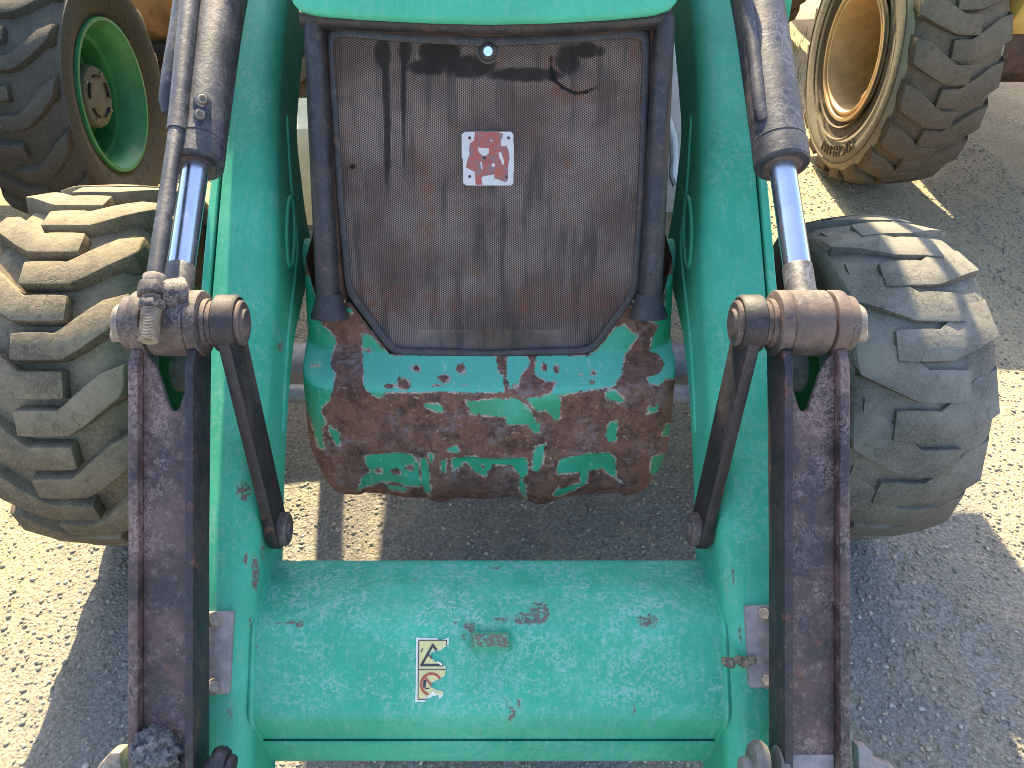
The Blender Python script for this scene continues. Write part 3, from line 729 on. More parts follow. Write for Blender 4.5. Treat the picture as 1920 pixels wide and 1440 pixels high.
        obj('nut_washer', [cyl(A2-u*.004, A2+u*.011, .019, 24)], M['bolt'], cylo, bevel=.001)
        obj('swivel_lug', [seglathe(A2+u*.036+Vector((.006, .012, 0)), A2+u*.050+Vector((.034, .045, -.01)), [(0, .022), (1, .030)])], M['pin'], cylo)
        # clamp block with two bolts
        W = [P(x, y, 1.44) for x, y in ((361, 180), (391, 181), (394, 243), (358, 240))]
        cb = obj('clamp_block', [slab(W, .055)], M['barrel'], cylo, bevel=.003)
        for bx, by in ((379, 189), (374, 218)):
            a = P(bx, by, 1.445); b = P(bx+1, by-4, 1.423)
            obj('clamp_bolt', [seglathe(a, b, [(0, .0125), (.35, .0125), (.36, .0095), (.9, .0088), (1, .0075), (1, .005), (.8, .004)])], M['bolt'], cb, ang=30)
        obj('hydraulic_hose', [tube([P(352, -60, 1.66), P(335, 60, 1.62), P(321, 140, 1.60), P(314, 190, 1.59), P(315, 214, 1.585)], [.020, .020, .0195, .018, .012], 14)], M['barrel'], cylo)

# --- lower ends: coupler hardware
for sx, pts in ((-1, ((395, 1438, .019, 9), (412, 1432, .030, 14), (430, 1440, .024, 8))), (1, ((1400, 1440, .020, 12), (1421, 1428, .036, 13), (1462, 1432, .034, 9)))):
    for i, (x, y, r, wd) in enumerate(pts):
        z = 1.33; a = P(x-wd, y, z); b = P(x+wd, y+3, z)
        obj('coupler_bushing', [seglathe(a, b, [(0, r*.6), (0, r*.85), (.3, r), (.7, r), (1, r*.85), (1, r*.6)])], M['hubgrey'] if sx > 0 else M['leverside'], LD, ang=40)

# --- grille
Z0 = 1.743
def gz(py): return Z0/(1-.0002038*(py-720))
def gp(px, py, off=0.): return P(px, py, gz(py)-off)
gout = [(612, 62), (616, 52), (626, 47), (760, 60), (917, 68), (1080, 62), (1205, 50), (1214, 54), (1219, 64), (1216, 200), (1209, 400), (1198, 540), (1185, 566), (1122, 652), (1106, 664), (920, 669), (742, 665), (726, 654), (662, 568), (648, 545), (632, 380), (620, 200)]
ginn = [(624, 78), (628, 68), (760, 80), (917, 88), (1080, 80), (1198, 70), (1205, 78), (1202, 200), (1195, 400), (1184, 538), (1172, 562), (1114, 640), (1100, 651), (920, 657), (748, 652), (734, 642), (676, 562), (661, 540), (645, 380), (633, 200)]
def frame_ring(o, i, off, th):
    # ring between two outlines: resample both by angle
    def res(pl, n=120):
        c = np.array([917, 360]); p = np.array(pl, float)-c; p[:, 1] *= 1.0
        out = []
        for k in range(n):
            a = 2*PI*k/n; d = np.array([math.cos(a), math.sin(a)]); best = None
            for u, v in zip(p, np.roll(p, -1, 0)):
                e = v-u; den = d[0]*(-e[1])+d[1]*e[0]
                if abs(den) < 1e-9: continue
                s_ = (u[0]*(-e[1])+u[1]*e[0])/den; t_ = (d[0]*u[1]-d[1]*u[0])/den
                if s_ > 0 and -1e-6 <= t_ <= 1+1e-6: best = s_ if best is None else max(best, s_)
            out.append(c+d*best)
        return out
    A, B = res(o), res(i); n = len(A)
    V = [gp(*p, off) for p in A]+[gp(*p, off) for p in B]+[gp(*p, off-th) for p in A]+[gp(*p, off-th) for p in B]
    F = []
    for k in range(n):
        j = (k+1) % n
        F += [(k, j, n+j, n+k), (2*n+k, 3*n+k, 3*n+j, 2*n+j), (k, 2*n+k, 2*n+j, j), (n+k, n+j, 3*n+j, 3*n+k)]
    return V, F
gr = obj('radiator_grille', [frame_ring(gout, ginn, .012, .02)], M['frame'], LD, bevel=.003, bang=50)
gr['label'] = 'black framed grille panel'
rows = np.arange(60, 664, 3.0); cols = np.arange(618, 1212, 4.0)
PV, keep = [], []
for y in rows:
    PV.append([gp(x, y, .0) for x in cols])
vv, ff = grid(PV); pix = np.array([(x, y) for y in rows for x in cols]); mid_poly = [((a[0]+b[0])/2, (a[1]+b[1])/2) for a, b in [(p, p) for p in ginn]]
s_ = sdf(pix, ginn)
ff = [f for f in ff if all(s_[i] > -7 for i in f)]
used = sorted({i for f in ff for i in f}); ren = {a: b for b, a in enumerate(used)}
va = [vv[i] for i in used]; fa = [tuple(ren[i] for i in f) for f in ff]; pix = pix[used]
me_o = obj('perforated_sheet', [(va, fa)], M['mesh'], gr, ang=80)
V = wverts(me_o); pix = proj(V)
top0 = np.array(gp(917, 70)); uvv = np.zeros((len(V), 3)); uvv[:, 0] = V[:, 0]+5; uvv[:, 1] = np.hypot(V[:, 1]-top0[1], V[:, 2]-top0[2])*np.sign(top0[2]-V[:, 2])+5
a = me_o.data.attributes.new('guv', 'FLOAT_VECTOR', 'POINT'); a.data.foreach_set('vector', uvv.ravel().astype(np.float32))
tear = np.maximum(sdf(pix, [(1030, 104), (1036, 104), (1038, 130), (1043, 133), (1044, 150), (1056, 158), (1080, 172), (1100, 168), (1119, 160), (1121, 165), (1104, 175), (1078, 180), (1052, 166), (1036, 154), (1029, 150)]), blob(pix, 662, 312, 7, 6))
attr(me_o, 'tear', tear)
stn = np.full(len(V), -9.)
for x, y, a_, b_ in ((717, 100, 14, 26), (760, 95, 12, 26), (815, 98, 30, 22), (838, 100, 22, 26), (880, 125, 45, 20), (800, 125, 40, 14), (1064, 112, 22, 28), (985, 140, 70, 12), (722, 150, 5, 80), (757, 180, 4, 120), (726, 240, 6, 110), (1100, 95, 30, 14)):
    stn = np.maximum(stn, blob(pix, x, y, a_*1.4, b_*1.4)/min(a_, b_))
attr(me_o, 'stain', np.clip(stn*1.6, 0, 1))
rs = np.full(len(V), -9.)
for x, y, a_, b_ in ((915, 100, 24, 26), (1195, 185, 12, 20), (912, 180, 12, 16), (1075, 172, 52, 16), (1036, 135, 12, 30), (790, 280, 10, 60), (700, 560, 60, 30), (1070, 560, 90, 30), (830, 565, 40, 20), (800, 400, 14, 80), (1190, 120, 8, 60), (660, 310, 10, 14), (905, 560, 20, 12)):
    rs = np.maximum(rs, blob(pix, x, y, a_*1.6, b_*1.6)/min(a_, b_))
attr(me_o, 'rusty', np.clip(rs*.9, 0, .75))
# lock
a = gp(915, 96, .0); u = np.array(toward(a, 1))-np.array(a)
def alongp(p, d): return tuple(np.array(p)+u*d)
lk = obj('grille_lock', [seglathe(alongp(a, -.01), alongp(a, .020), [(0, .024), (.45, .024), (.5, .019), (.8, .017), (.9, .013)])], M['frame'], gr, ang=30)
obj('lock_barrel', [seglathe(alongp(a, .016), alongp(a, .024), [(0, .0105), (.8, .0105), (1, .009)])], M['chrome'], lk, ang=30)
# badge
bx = [(245, 300), (300, 255), (1130, 255), (1185, 310), (1190, 700), (1185, 1190), (1140, 1228), (320, 1228), (265, 1180), (262, 745), (243, 740)]
def bz_(p): return (840+p[0]/9.6, 220+p[1]/9.6)
poly = [bz_(p) for p in bx]
obj('badge_plate', [slab([gp(x, y, .006) for x, y in poly], .004)], M['plate'], gr, bevel=.0005, seg=1)
yy = np.linspace(258, 1226, 70); xx = np.linspace(246, 1188, 70)
pg = [[gp(*bz_((x, y)), .0075) for x in xx] for y in yy]
vv, ff = grid(pg); pq = np.array([(x, y) for y in yy for x in xx]); s2 = sdf(pq, bx); ff = [f for f in ff if all(s2[i] > -1 for i in f)]
used = sorted({i for f in ff for i in f}); ren = {a: b for b, a in enumerate(used)}
badge = obj('worn_badge', [([vv[i] for i in used], [tuple(ren[i] for i in f) for f in ff])], M['badge'], gr, ang=80)
badge['label'] = 'square badge with its red paint worn to bare metal'
q = proj(wverts(badge)); q = (q-np.array([840, 220]))*9.6
red = sdf(q, [(400, 460), (470, 420), (480, 262), (900, 262), (1000, 300), (950, 430), (960, 520), (1060, 520), (1090, 600), (1110, 740), (1080, 900), (1080, 1130), (1030, 1170), (840, 1100), (830, 1030), (640, 1060), (600, 1100), (625, 1215), (495, 1215), (480, 980), (400, 940), (320, 900), (350, 770), (385, 680), (380, 560)])
for h_ in ([(530, 540), (740, 560), (740, 640), (690, 690), (620, 690), (560, 630)], [(578, 800), (604, 800), (628, 930), (598, 935)], [(905, 620), (960, 640), (1015, 800), (990, 870), (930, 740)], [(750, 400), (800, 410), (800, 450), (770, 430)]):
    red = np.minimum(red, -sdf(q, h_))
red = np.minimum(red, -blob(q, 815, 860, 32, 36))
attr(badge, 'paint', np.clip(red/60, -1, 1))
for x, y in ((390, 370), (1090, 370), (390, 1065), (660, 730), (1050, 1070)):
    a = gp(*bz_((x, y)), .0078); obj('rivet_hole', [seglathe(a, toward(a, .0012), [(0, .0032), (1, .0030)], 14)], M['brownmetal'], gr)
# pillars and collars
for sx in (-1, 1):
    def pm(off, py, o2=.022):
        z = gz(py)-o2; return Vector((sx*off/FPX*z, *YZ(py, z)))
    pth = [pm(interp(y, [30, 560], [329, 302]), y) for y in np.linspace(34, 575, 14)]
    obj('grille_pillar', [tube(pth, [.0205+.0045*k/13 for k in range(14)], 24, sq=1.1)], M['frame'], LD)
    # channel between pillar and grille
    pth = [pm(interp(y, [30, 560], [304, 276]), y, -.012) for y in np.linspace(40, 560, 10)]
    obj('grille_channel', [tube(pth, .012, 10, sq=1.8)], M['brownmetal'], LD)
    base = pm(299, 585); u2 = (pm(300, 540)-base).normalized()
    obj('pillar_collar', [seglathe(base-u2*.012, base+u2*.042, [(0, .041), (.15, .0405), (.5, .033), (.9, .028), (1, .026)], 32)], M['frame'], LD, ang=40)
# top bar
tbp = [(564, 34), (600, 36), (700, 42), (917, 50), (1130, 44), (1220, 37), (1258, 30)]
obj('top_bar', [tube([P(x, y, 1.500) for x, y in tbp], .016, 14, sq=.9)], M['frame'], LD)
obj('top_bar_seal', [tube([P(x, y+11, 1.520) for x, y in tbp], .007, 10)], M['brownmetal'], LD)

# --- bonnet
bl = [(548, 2), (552, 12), (562, 22), (590, 29), (680, 36), (800, 42), (917, 45), (1040, 42), (1150, 36), (1230, 28), (1256, 20), (1266, 10), (1269, 0)]
ex_ = np.array([b[0] for b in bl]); ey_ = np.array([b[1] for b in bl])
Lp = []
for x, y in bl: Lp.append(np.array(P(x, y, 1.452)))
Lp = np.array(Lp)
secs = []
c2 = Lp.mean(0)
def off(pts, dy, dz, sc): return [((p[0]-c2[0])*sc+c2[0], p[1]+dy, p[2]+dz) for p in pts]
secs = [off(Lp, .03, .003, .975), off(Lp, .004, -.003, .99), off(Lp, -.002, .004, 1.0), off(Lp, .0, .012, 1.003), off(Lp, .012, .032, 1.0), off(Lp, .04, .07, .99), off(Lp, .12, .12, .97), off(Lp, .35, .165, .95), off(Lp, 1.5, .20, .95)]
dense = []
for s1 in secs:
    s1 = np.array(s1); tt = np.linspace(0, len(s1)-1, 49); dense.append([tuple(np.interp(t_, range(len(s1)), s1[:, j]) for j in range(3)) for t_ in tt])
obj('bonnet', [grid(dense)], M['green_hood'], LD, ang=60)
obj('bonnet_label', [slab([P(x, y, 1.4485) for x, y in ((575, -30), (632, -28), (632, 2), (575, -2))], .001)], M['d_white'], LD, smooth=False)

# --- bumper
def bump_top(a):
    return float(np.interp(a, [0, 190, 262, 300, 326, 340, 352], [668, 668, 574, 583, 575, 545, 520]))
ncol, nrow = 300, 190
bandz = lambda py: float(np.interp(py, [500, 560, 668, 700, 728, 740, 752, 800, 860, 900, 925, 940], [1.70, 1.685, 1.712, 1.688, 1.665, 1.660, 1.664, 1.690, 1.725, 1.755, 1.785, 1.83]))
HW = .4175
PTs = []
us = np.linspace(-1.0, 1.0, ncol)
for j in range(nrow):
    row_ = []
    for u_ in us:
        s = abs(u_); sg = 1 if u_ > 0 else -1
        # plan shape: straight front, rounded corner, side
        arc = s*.70; rc = .060
        if arc < HW-rc: X, dy = arc, 0.
        elif arc < HW-rc+rc*PI/2: q = (arc-(HW-rc))/rc; X, dy = HW-rc+rc*math.sin(q), rc*(1-math.cos(q))
        else: X, dy = HW, rc+(arc-(HW-rc+rc*PI/2))
        a = X*FPX/1.69; tp_ = bump_top(a) if dy < rc else 520-(dy-rc)*60
        f = j/(nrow-1); bt = 938 - (16 if False else 0)
        py = tp_+(bt-tp_)*(f**.95)
        z = bandz(py); y, zz = YZ(py, z)
        # gentle crown of the front face
        y += .028*(X/HW)**2+dy
        # lower corners tuck in
        tk = max(0, (py-870)/70); Xs = X-(.020*tk**2)*(X/HW)**3
        row_.append((sg*Xs, y, zz))
    PTs.append(row_)
# undersides
last = PTs[-1]
for k_, (dy, dz) in enumerate(((.012, -.010), (.035, -.016), (.10, -.014))):
    PTs.append([(x*(1-.01*k_), y+dy, z+dz) for x, y, z in last])
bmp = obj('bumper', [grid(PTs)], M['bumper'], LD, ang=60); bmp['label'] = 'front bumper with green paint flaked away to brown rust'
V = wverts(bmp); q = proj(V)
zq = (q-np.array([520, 480]))*2.4615
# pressed recesses and dents
def sm(x): x = np.clip(x, 0, 1); return x*x*(3-2*x)
rec = np.zeros(len(V))
for pl in ([(685, 852), (790, 850), (806, 862), (806, 960), (676, 960), (680, 870)], [(845, 862), (985, 860), (985, 960), (845, 960)], [(1042, 862), (1060, 852), (1155, 852), (1168, 880), (1170, 960), (1036, 960)]):
    rec = np.maximum(rec, sm((sdf(q, pl)+3)/9.)*.007)
fr_ = (q[:, 1] > 745)
dent = .004*np.sin(q[:, 0]*.021+1)*np.sin(q[:, 1]*.03)+.003*np.sin(q[:, 0]*.047+q[:, 1]*.02)-.010*np.exp(-(((q[:, 0]-1010)/22)**2))*(q[:, 1] > 820)-.007*np.exp(-(((q[:, 0]-825)/18)**2))*(q[:, 1] > 800)
dent = np.where(fr_, dent*np.clip((q[:, 1]-745)/40, 0, 1), 0)
Vn = V.copy(); Vn[:, 1] += rec+dent
low = np.clip((q[:, 1]-900)/40, 0, 1)
Vn[:, 2] += low*(-.004*np.exp(-(((q[:, 0]-830)/30)**2))-.004*np.exp(-(((q[:, 0]-1020)/34)**2))+.012*np.exp(-(((q[:, 0]-640)/70)**2))*0)
bmp.data.vertices.foreach_set('co', (Vn-np.array(wloc(bmp))).ravel()); bmp.data.update()
G_ = [[(60, 40), (150, 100), (185, 235), (340, 238), (352, 262), (178, 262), (190, 300), (235, 340), (275, 400), (250, 450), (245, 500), (265, 545), (262, 600), (245, 660), (210, 690), (200, 720), (225, 765), (205, 790), (215, 900), (190, 890), (160, 760), (60, 500)],
      [(390, 365), (430, 362), (480, 420), (530, 460), (1010, 460), (1020, 540), (1040, 560), (1045, 625), (1000, 630), (850, 630), (740, 625), (600, 630), (500, 625), (480, 655), (430, 640), (400, 600), (395, 480)],
      [(1060, 460), (1150, 460), (1165, 500), (1120, 560), (1110, 610), (1075, 615), (1058, 560)],
      [(1195, 460), (1440, 460), (1480, 430), (1560, 330), (1600, 320), (1660, 370), (1640, 400), (1600, 460), (1590, 540), (1550, 600), (1380, 630), (1300, 640), (1310, 700), (1305, 760), (1280, 765), (1240, 720), (1200, 715), (1150, 660), (1260, 640), (1290, 580), (1240, 575), (1185, 545)],
      [(870, 670), (1100, 655), (1150, 690), (1215, 790), (1215, 825), (1185, 820), (1150, 770), (1060, 770), (1050, 740), (900, 730)],
      [(665, 690), (740, 680), (775, 715), (720, 718), (690, 700)],
      [(1610, 235), (1760, 270), (1700, 290), (1760, 320), (1730, 380), (1720, 440), (1760, 455), (1785, 500), (1770, 540), (1710, 560), (1720, 590), (1760, 598), (1790, 570), (1860, 560), (1990, 400), (1990, 100), (1830, 80), (1790, 90), (1790, 235)],
      [(1520, 625), (1560, 620), (1600, 665), (1575, 680), (1520, 660)], [(1530, 770), (1570, 765), (1565, 850), (1530, 865), (1515, 830)],
      [(1710, 695), (1765, 685), (1755, 710), (1705, 722)], [(1790, 770), (1860, 765), (1830, 830), (1775, 820)], [(1730, 930), (1840, 900), (1830, 1020), (1720, 1010)],
      [(410, 930), (560, 915), (620, 925), (650, 960), (660, 1060), (600, 1060), (530, 1050), (430, 1070), (375, 1078), (390, 1030), (430, 1000), (405, 970)],
      [(662, 940), (690, 930), (705, 1010), (708, 1100), (680, 1090), (665, 1020)],
      [(805, 940), (900, 930), (1010, 945), (1150, 935), (1155, 990), (1140, 1050), (1110, 1020), (1080, 980), (1000, 970), (970, 1010), (960, 1030), (900, 1000), (870, 965), (810, 1005)],
      [(1195, 865), (1235, 862), (1225, 930), (1200, 990), (1175, 980), (1180, 910)],
      [(1290, 990), (1310, 940), (1430, 910), (1530, 915), (1560, 950), (1565, 1030), (1595, 1055), (1550, 1030), (1500, 990), (1440, 1000), (1430, 1060), (1380, 1080), (1290, 1115), (1270, 1085), (1330, 1070), (1400, 1050), (1395, 1000), (1300, 1005)],
      [(1115, 1040), (1145, 1060), (1148, 1120), (1120, 1100)], [(780, 880), (830, 880), (845, 910), (810, 905)], [(505, 1070), (590, 1070), (600, 1095), (520, 1090)], [(240, 780), (285, 820), (292, 880), (270, 875), (245, 820)],
      [(755, 930), (775, 930), (778, 990), (758, 985)], [(700, 905), (722, 905), (720, 945), (704, 940)]]
pa = np.full(len(V), -99.)
for pl in G_: pa = np.maximum(pa, sdf(zq, pl))
for x, y, a, b in ((640, 518, 20, 14), (848, 522, 20, 26), (770, 565, 30, 20), (520, 600, 32, 15), (580, 588, 35, 30), (1232, 515, 14, 20), (1288, 520, 12, 22), (1460, 540, 16, 16), (1455, 582, 14, 10), (1400, 545, 12, 8), (465, 1005, 20, 14), (545, 1005, 26, 16), (610, 980, 20, 14), (170, 505, 22, 8), (420, 437, 14, 10), (1100, 600, 12, 12), (950, 985, 10, 10), (860, 595, 14, 8), (740, 598, 16, 6)):
    pa = np.minimum(pa, -blob(zq, x, y, a, b))
attr(bmp, 'paint', np.clip(pa/22, -1.6, 1.6))

# --- machine behind the grille: engine bay, axle, chassis, cab, rear wheels
def bx_(name, x0, x1, y0, y1, z0, z1, mat, bev=.01, par=LD): return obj(name, [box(x0, x1, y0, y1, z0, z1)], mat, par, bevel=bev)
obj('radiator', [prism([(1.46, .90), (1.72, 1.52), (1.80, 1.52), (1.54, .90)], -.31, .31)], M['dark'], LD)
for sx in (-1, 1): obj('radiator_shroud', [prism([(1.37, .90), (1.40, .90), (1.66, 1.54), (1.74, 1.54), (1.52, .90), (1.40, .88)] if False else [(1.385, .92), (1.645, 1.53), (1.76, 1.53), (1.53, .90)], sx*.305, sx*.325)], M['dark'], LD)
obj('engine_side_panel', [box(-.345, -.325, 1.72, 3.0, .95, 1.56)], M['dark'], LD); obj('engine_side_panel', [box(.325, .345, 1.72, 3.0, .95, 1.56)], M['dark'], LD)
bx_('engine_block', -.27, .27, 1.85, 2.95, .75, 1.52, M['brownmetal'])
bx_('chassis_rail', -.34, -.22, 1.34, 4.6, .56, .80, M['dark']); bx_('chassis_rail', .22, .34, 1.34, 4.6, .56, .80, M['dark'])
obj('front_axle', [tube([(-.95, 1.78, .50), (-.70, 1.78, .50), (-.5, 1.78, .50), (-.3, 1.78, .47), (0, 1.78, .45), (.3, 1.78, .47), (.5, 1.78, .50), (.7, 1.78, .50), (.95, 1.78, .50)], [.07, .075, .085, .12, .17, .12, .085, .075, .07], 20)], M['greymetal'], LD)
obj('steering_ram', [cyl((-.75, 1.60, .56), (.75, 1.60, .56), .028)], M['greymetal'], LD)
# pale step/tank seen through the right gap, with a grab rail
bx_('fuel_tank', .42, .78, 2.62, 3.1, .55, 1.12, M['whitegrey'], .03)
bx_('lit_ground_box', -.86, -.50, 2.70, 3.0, .45, .86, M['cream'], .02)  # added box, its cream colour stands in for sunlit ground behind the gap
shade_door = obj('added_shade_door', [box(.78, 1.48, 3.08, 3.12, 1.34, 1.98), box(.78, 1.48, 3.08, 3.12, 2.48, 2.62), box(.78, .86, 3.08, 3.12, 1.98, 2.48), box(1.36, 1.48, 3.08, 3.12, 1.98, 2.48), box(.98, 1.02, 3.09, 3.11, 1.98, 2.48), box(1.14, 1.20, 3.09, 3.11, 1.98, 2.48)], M['green'], LD, smooth=False)  # unseen open door, added to shade the right side and dapple the tyre
obj('grab_rail', [tube([P(1252, 225, 2.5), P(1262, 262, 2.45), P(1264, 300, 2.4), P(1262, 330, 2.4), P(1270, 350, 2.38)], .014, 10)], M['whitegrey'], LD)
# cab
bx_('cab_floor', -.50, .74, 3.05, 4.75, .78, 1.12, M['green'])
for sx in (-1, 1):
    for y in (3.08, 4.66): obj('cab_post', [box(sx*.66, sx*.74, y, y+.08, 1.12, 2.68)], M['dark'], LD)
    obj('cab_window', [box(sx*.715, sx*.722, 3.17, 4.65, 1.2, 2.6)], M['glass'], LD)
    obj('rear_fender', [prism([(3.25, 1.0), (3.35, 1.42), (3.7, 1.58), (4.4, 1.58), (4.8, 1.4), (4.9, 1.0), (4.8, 1.0), (4.7, 1.33), (4.35, 1.50), (3.75, 1.50), (3.42, 1.35), (3.35, 1.0)], sx*.76, sx*1.2)], M['green'], LD)
    tyre(LD, (sx*.98, 4.05, .71), .71, .42, .37, .04, M['rubber_new'], N=18, tl=.07, reach=.08, sweep=.16)
    obj('rim', [rimlathe((sx*.98, 4.05, .71), [(sx*.17, .38), (sx*.17, .35), (sx*.1, .33), (sx*.02, .30), (sx*.02, .12), (sx*.1, .10), (sx*.1, .001)])], M['rim_green'], LD)
bx_('cab_roof', -.70, .82, 2.98, 4.85, 2.68, 2.80, M['green'], .03)
obj('windscreen', [box(-.66, .66, 3.10, 3.107, 1.62, 2.66)], M['glass'], LD)
bx_('backhoe_post', -.18, .18, 5.0, 5.4, .7, 2.4, M['green']); bx_('backhoe_frame', -1.1, 1.1, 4.78, 4.98, .45, 1.25, M['green'])
for sx in (-1, 1): bx_('stabiliser_leg', sx*1.0, sx*1.16, 4.99, 5.15, .5, 2.1, M['green'])

# --- mud
def lump(name, c, r, n, mat, label, cat, kind=None, sc=(1, 1, 1), seed=1, disp=.3):
    bmq = bmesh.new(); bmesh.ops.create_icosphere(bmq, subdivisions=n, radius=1); rr = random.Random(seed)
    from mathutils import noise as mn
    for v in bmq.verts:
        k = 1+disp*mn.fractal(v.co*2.2+Vector((seed, 0, 0)), .7, 2.2, 6); v.co = Vector((v.co.x*sc[0], v.co.y*sc[1], v.co.z*sc[2]))*k*r
    V = [tuple(Vector(c)+v.co) for v in bmq.verts]; F = [tuple(v.index for v in f.verts) for f in bmq.faces]; bmq.free()
    o = obj(name, [(V, F)], mat, None, loc=c, ang=25); return tag(o, label, cat)
lump('mud_clump', tuple(P(293, 1412, 1.318)), .040, 5, M['mud'], 'dark grey clump of caked mud sitting in the bottom of the left channel lever', 'mud', sc=(1.0, 1.0, 1.25), seed=3, disp=.28)
mp = []
for i in range(7):
    x = 1360+i*8.5; mp.append(P(x, 1240+3*math.sin(i*1.7), armz(1240)-.012-(.006 if i > 4 else 0)))
parts = []
for i, c in enumerate(mp):
    bmq = bmesh.new(); bmesh.ops.create_icosphere(bmq, subdivisions=2, radius=.0075+.002*math.sin(i*2.1))
    parts.append(([(c[0]+v.co.x*(1+.3*random.random()), c[1]+v.co.y*(1+.3*random.random()), c[2]+v.co.z) for v in bmq.verts], [tuple(v.index for v in f.verts) for f in bmq.faces])); bmq.free()
o = obj('mud_nest', parts, M['drymud'], None, loc=mp[0], ang=20); tag(o, 'short lumpy string of dried mud crossing the edge of the right steel plate', 'dried mud')
# sunlit coupler ears at the lower corners
W = [P(x, y, 1.50) for x, y in ((180, 1440), (205, 1412), (226, 1410), (228, 1470), (170, 1500))]
obj('coupler_ear', [slab(W, .04)], M['bolt'], LD, bevel=.006)
W = [P(x, y, 1.52) for x, y in ((1608, 1398), (1628, 1402), (1645, 1428), (1680, 1440), (1672, 1452), (1640, 1446), (1612, 1470))]
obj('coupler_ear', [slab(W, .03)], M['plate'], LD, bevel=.004)

# ================================================================ yellow loader at the right
YL = thing('wheel_loader', (2.08, 4.085, 0), 'yellow wheel loader parked at the right with one large wheel showing', 'wheel loader')
yc = (2.08, 4.085, .655)
yt = tyre(YL, yc, .655, .455, .315, .028, M['rubber_big'], N=20, tl=.086, reach=.12, sweep=.13, taper=.004, bevel=.007, curve=.2, phase=.03, endw=1.35, bend=.06, endx=.465, drop1=.035, crown=.028, carmat=M['rubber_sunlit'])
yt['label'] = 'large brown dusty tyre with raised letters on its sidewall'
kx = .455/2
obj('rim', [rimlathe(yc, [(-kx+.030, .338), (-kx+.012, .334), (-kx+.012, .318), (-kx+.03, .313), (-kx+.03, .302), (-kx+.018, .298), (-kx+.018, .288), (-kx+.034, .284), (-kx+.05, .279), (-.03, .268), (.13, .262), (.14, .18), (.14, .10), (.12, .10), (.12, .001)])], M['rim_orange'], YL, ang=35)
obj('valve_guard', [tube([(yc[0]-kx+.05, yc[1]-.245, yc[2]-.09), (yc[0]-kx+.035, yc[1]-.235, yc[2]-.14), (yc[0]-kx+.05, yc[1]-.205, yc[2]-.18)], .012, 8)], M['rim_orange'], YL)
ring_text('MICHELIN', (yc[0]-kx*.985, yc[1], yc[2]), -1, .485, .078, R(-64), .012, M['rubber_big'], yt)
for rr_, xo in ((.365, .985), (.425, 1.0), (.545, .985)): obj('sidewall_rib', [rimlathe(yc, [(-kx*xo+.004, rr_-.006), (-kx*xo-.004, rr_), (-kx*xo+.004, rr_+.006)], 96)], M['rubber_big'], yt)
obj('axle', [cyl((2.2, 4.085, .655), (3.6, 4.085, .655), .14)], M['brownmetal'], YL)
obj('front_frame', [box(2.34, 3.3, 3.66, 5.2, .70, .885)], M['brownmetal'], YL, bevel=.02)
obj('body_panel', [prism([(3.62, .885), (3.55, 1.1), (3.55, 2.0), (5.2, 2.0), (5.2, .885)], 2.31, 3.4)], M['yellow'], YL, bevel=.03)
tyre(YL, (3.9, 4.085, .655), .655, .455, .315, .028, M['rubber_big'], N=20, tl=.095, reach=.06, sweep=.15, bevel=0)
tyre(YL, (2.08, 6.6, .655), .655, .455, .315, .028, M['rubber_big'], N=20, tl=.095, reach=.06, sweep=.15, bevel=0)
obj('body_panel', [box(2.4, 3.6, 5.3, 7.9, .9, 2.1)], M['yellow'], YL, bevel=.04)
obj('cab_frame', [box(2.5, 3.5, 4.9, 6.2, 2.1, 3.2)], M['yellow'], YL, bevel=.05)

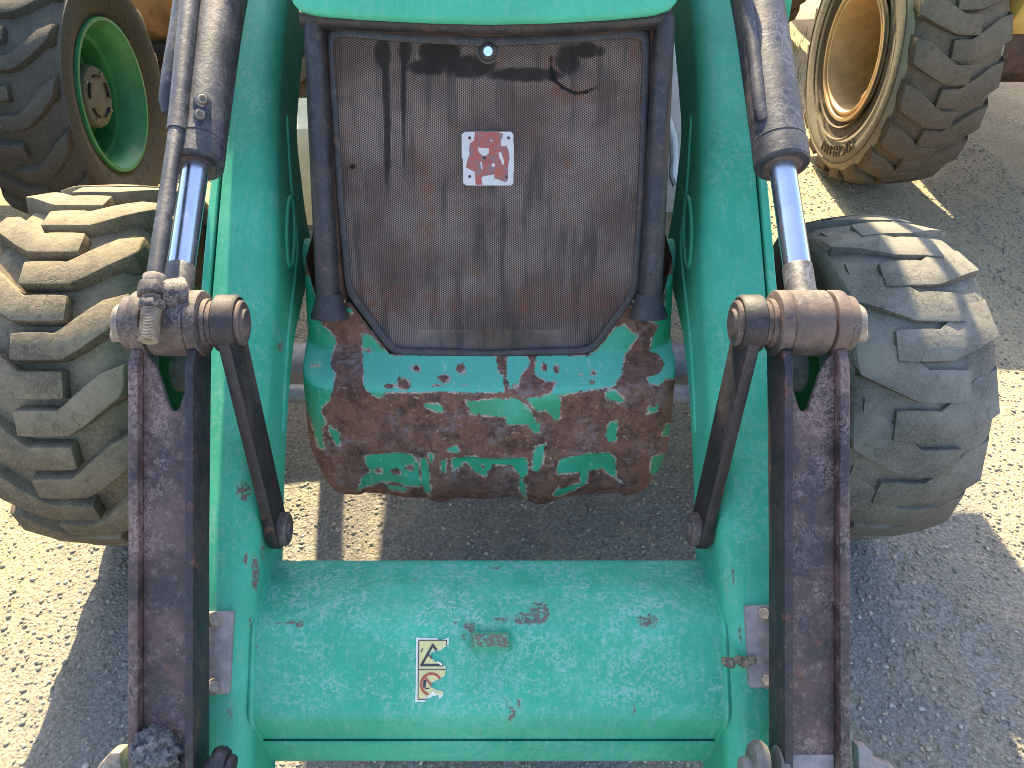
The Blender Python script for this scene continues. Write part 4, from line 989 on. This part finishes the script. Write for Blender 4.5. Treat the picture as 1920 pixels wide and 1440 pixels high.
# ================================================================ green tractor at the left
GT = thing('tractor', (-2.0, 3.65, 0), 'dark green rimmed tractor parked at the left with one big wheel showing', 'tractor')
gc = (-1.985, 3.65, .60)
gt = tyre(GT, gc, .60, .47, .335, .034, M['rubber_dark'], N=16, tl=.058, reach=.08, sweep=.20, taper=.014, bevel=.010, curve=.5, phase=.2, endx=.47, crown=.03)
gt['label'] = 'dark dusty bar tread tyre'
obj('rim', [rimlathe(gc, [(.190, .348), (.205, .345), (.205, .330), (.185, .322), (.17, .308), (.13, .296), (.08, .290), (.07, .272), (.02, .266), (-.02, .262), (-.04, .22), (-.04, .10)])], M['rim_green'], GT, ang=35)
hub = obj('wheel_hub', [rimlathe(gc, [(-.04, .148), (.10, .143), (.118, .134), (.12, .130), (.12, .001)])], M['hubgrey'], GT, ang=35)
for k in range(5):
    a0 = 2*PI*k/5+.3; pts = [(gc[0]+.121, gc[1]-.095*math.cos(a0+q), gc[2]+.095*math.sin(a0+q)) for q in np.linspace(0, .75, 8)]
    obj('hub_slot', [tube(pts, .011, 8, sq=.4)], M['dark'], hub)
for k in range(4):
    a0 = 2*PI*k/4+.9; obj('hub_bolt', [hexn((gc[0]+.115, gc[1]-.115*math.cos(a0), gc[2]+.122*math.sin(a0)), (gc[0]+.127, gc[1]-.115*math.cos(a0), gc[2]+.122*math.sin(a0)), .009)], M['bolt'], hub)
obj('rim_lug', [box(gc[0]+.03, gc[0]+.10, gc[1]-.12, gc[1]-.07, gc[2]-.29, gc[2]-.25)], M['rim_green'], GT, bevel=.008)
obj('rear_axle', [cyl((-3.6, 3.65, .60), (-2.1, 3.65, .60), .11)], M['dark'], GT)
obj('tractor_body', [box(-3.3, -2.45, 1.3, 4.6, .75, 1.6)], M['rim_green'], GT, bevel=.05)
tyre(GT, (-3.75, 3.65, .60), .60, .47, .335, .034, M['rubber_dark'], N=17, tl=.065, reach=.08, sweep=.24, bevel=0)
for x in (-3.6, -2.05): tyre(GT, (x, 1.6, .55), .55, .38, .3, .03, M['rubber_dark'], N=16, tl=.06, reach=.08, sweep=.15, bevel=0)

# ================================================================ rusty roller drum behind
RD = thing('roller_drum', (-2.2, 6.0, 0), 'rusty brown steel drum lying behind the tractor wheel', 'steel drum')
obj('drum_shell', [seglathe((-3.3, 6.0, .78), (-1.62, 6.0, .78), [(0, .001), (0, .72), (.01, .78), (.99, .78), (1, .76), (1, .70), (.97, .68), (.97, .001)], 64)], M['rustdrum'], RD, ang=35)
obj('drum_hub', [cyl((-1.66, 6.0, .78), (-1.5, 6.0, .78), .12)], M['dark'], RD)
obj('scraper_bar', [box(-3.2, -1.7, 5.30, 5.36, .22, .30)], M['dark'], RD, bevel=.005)
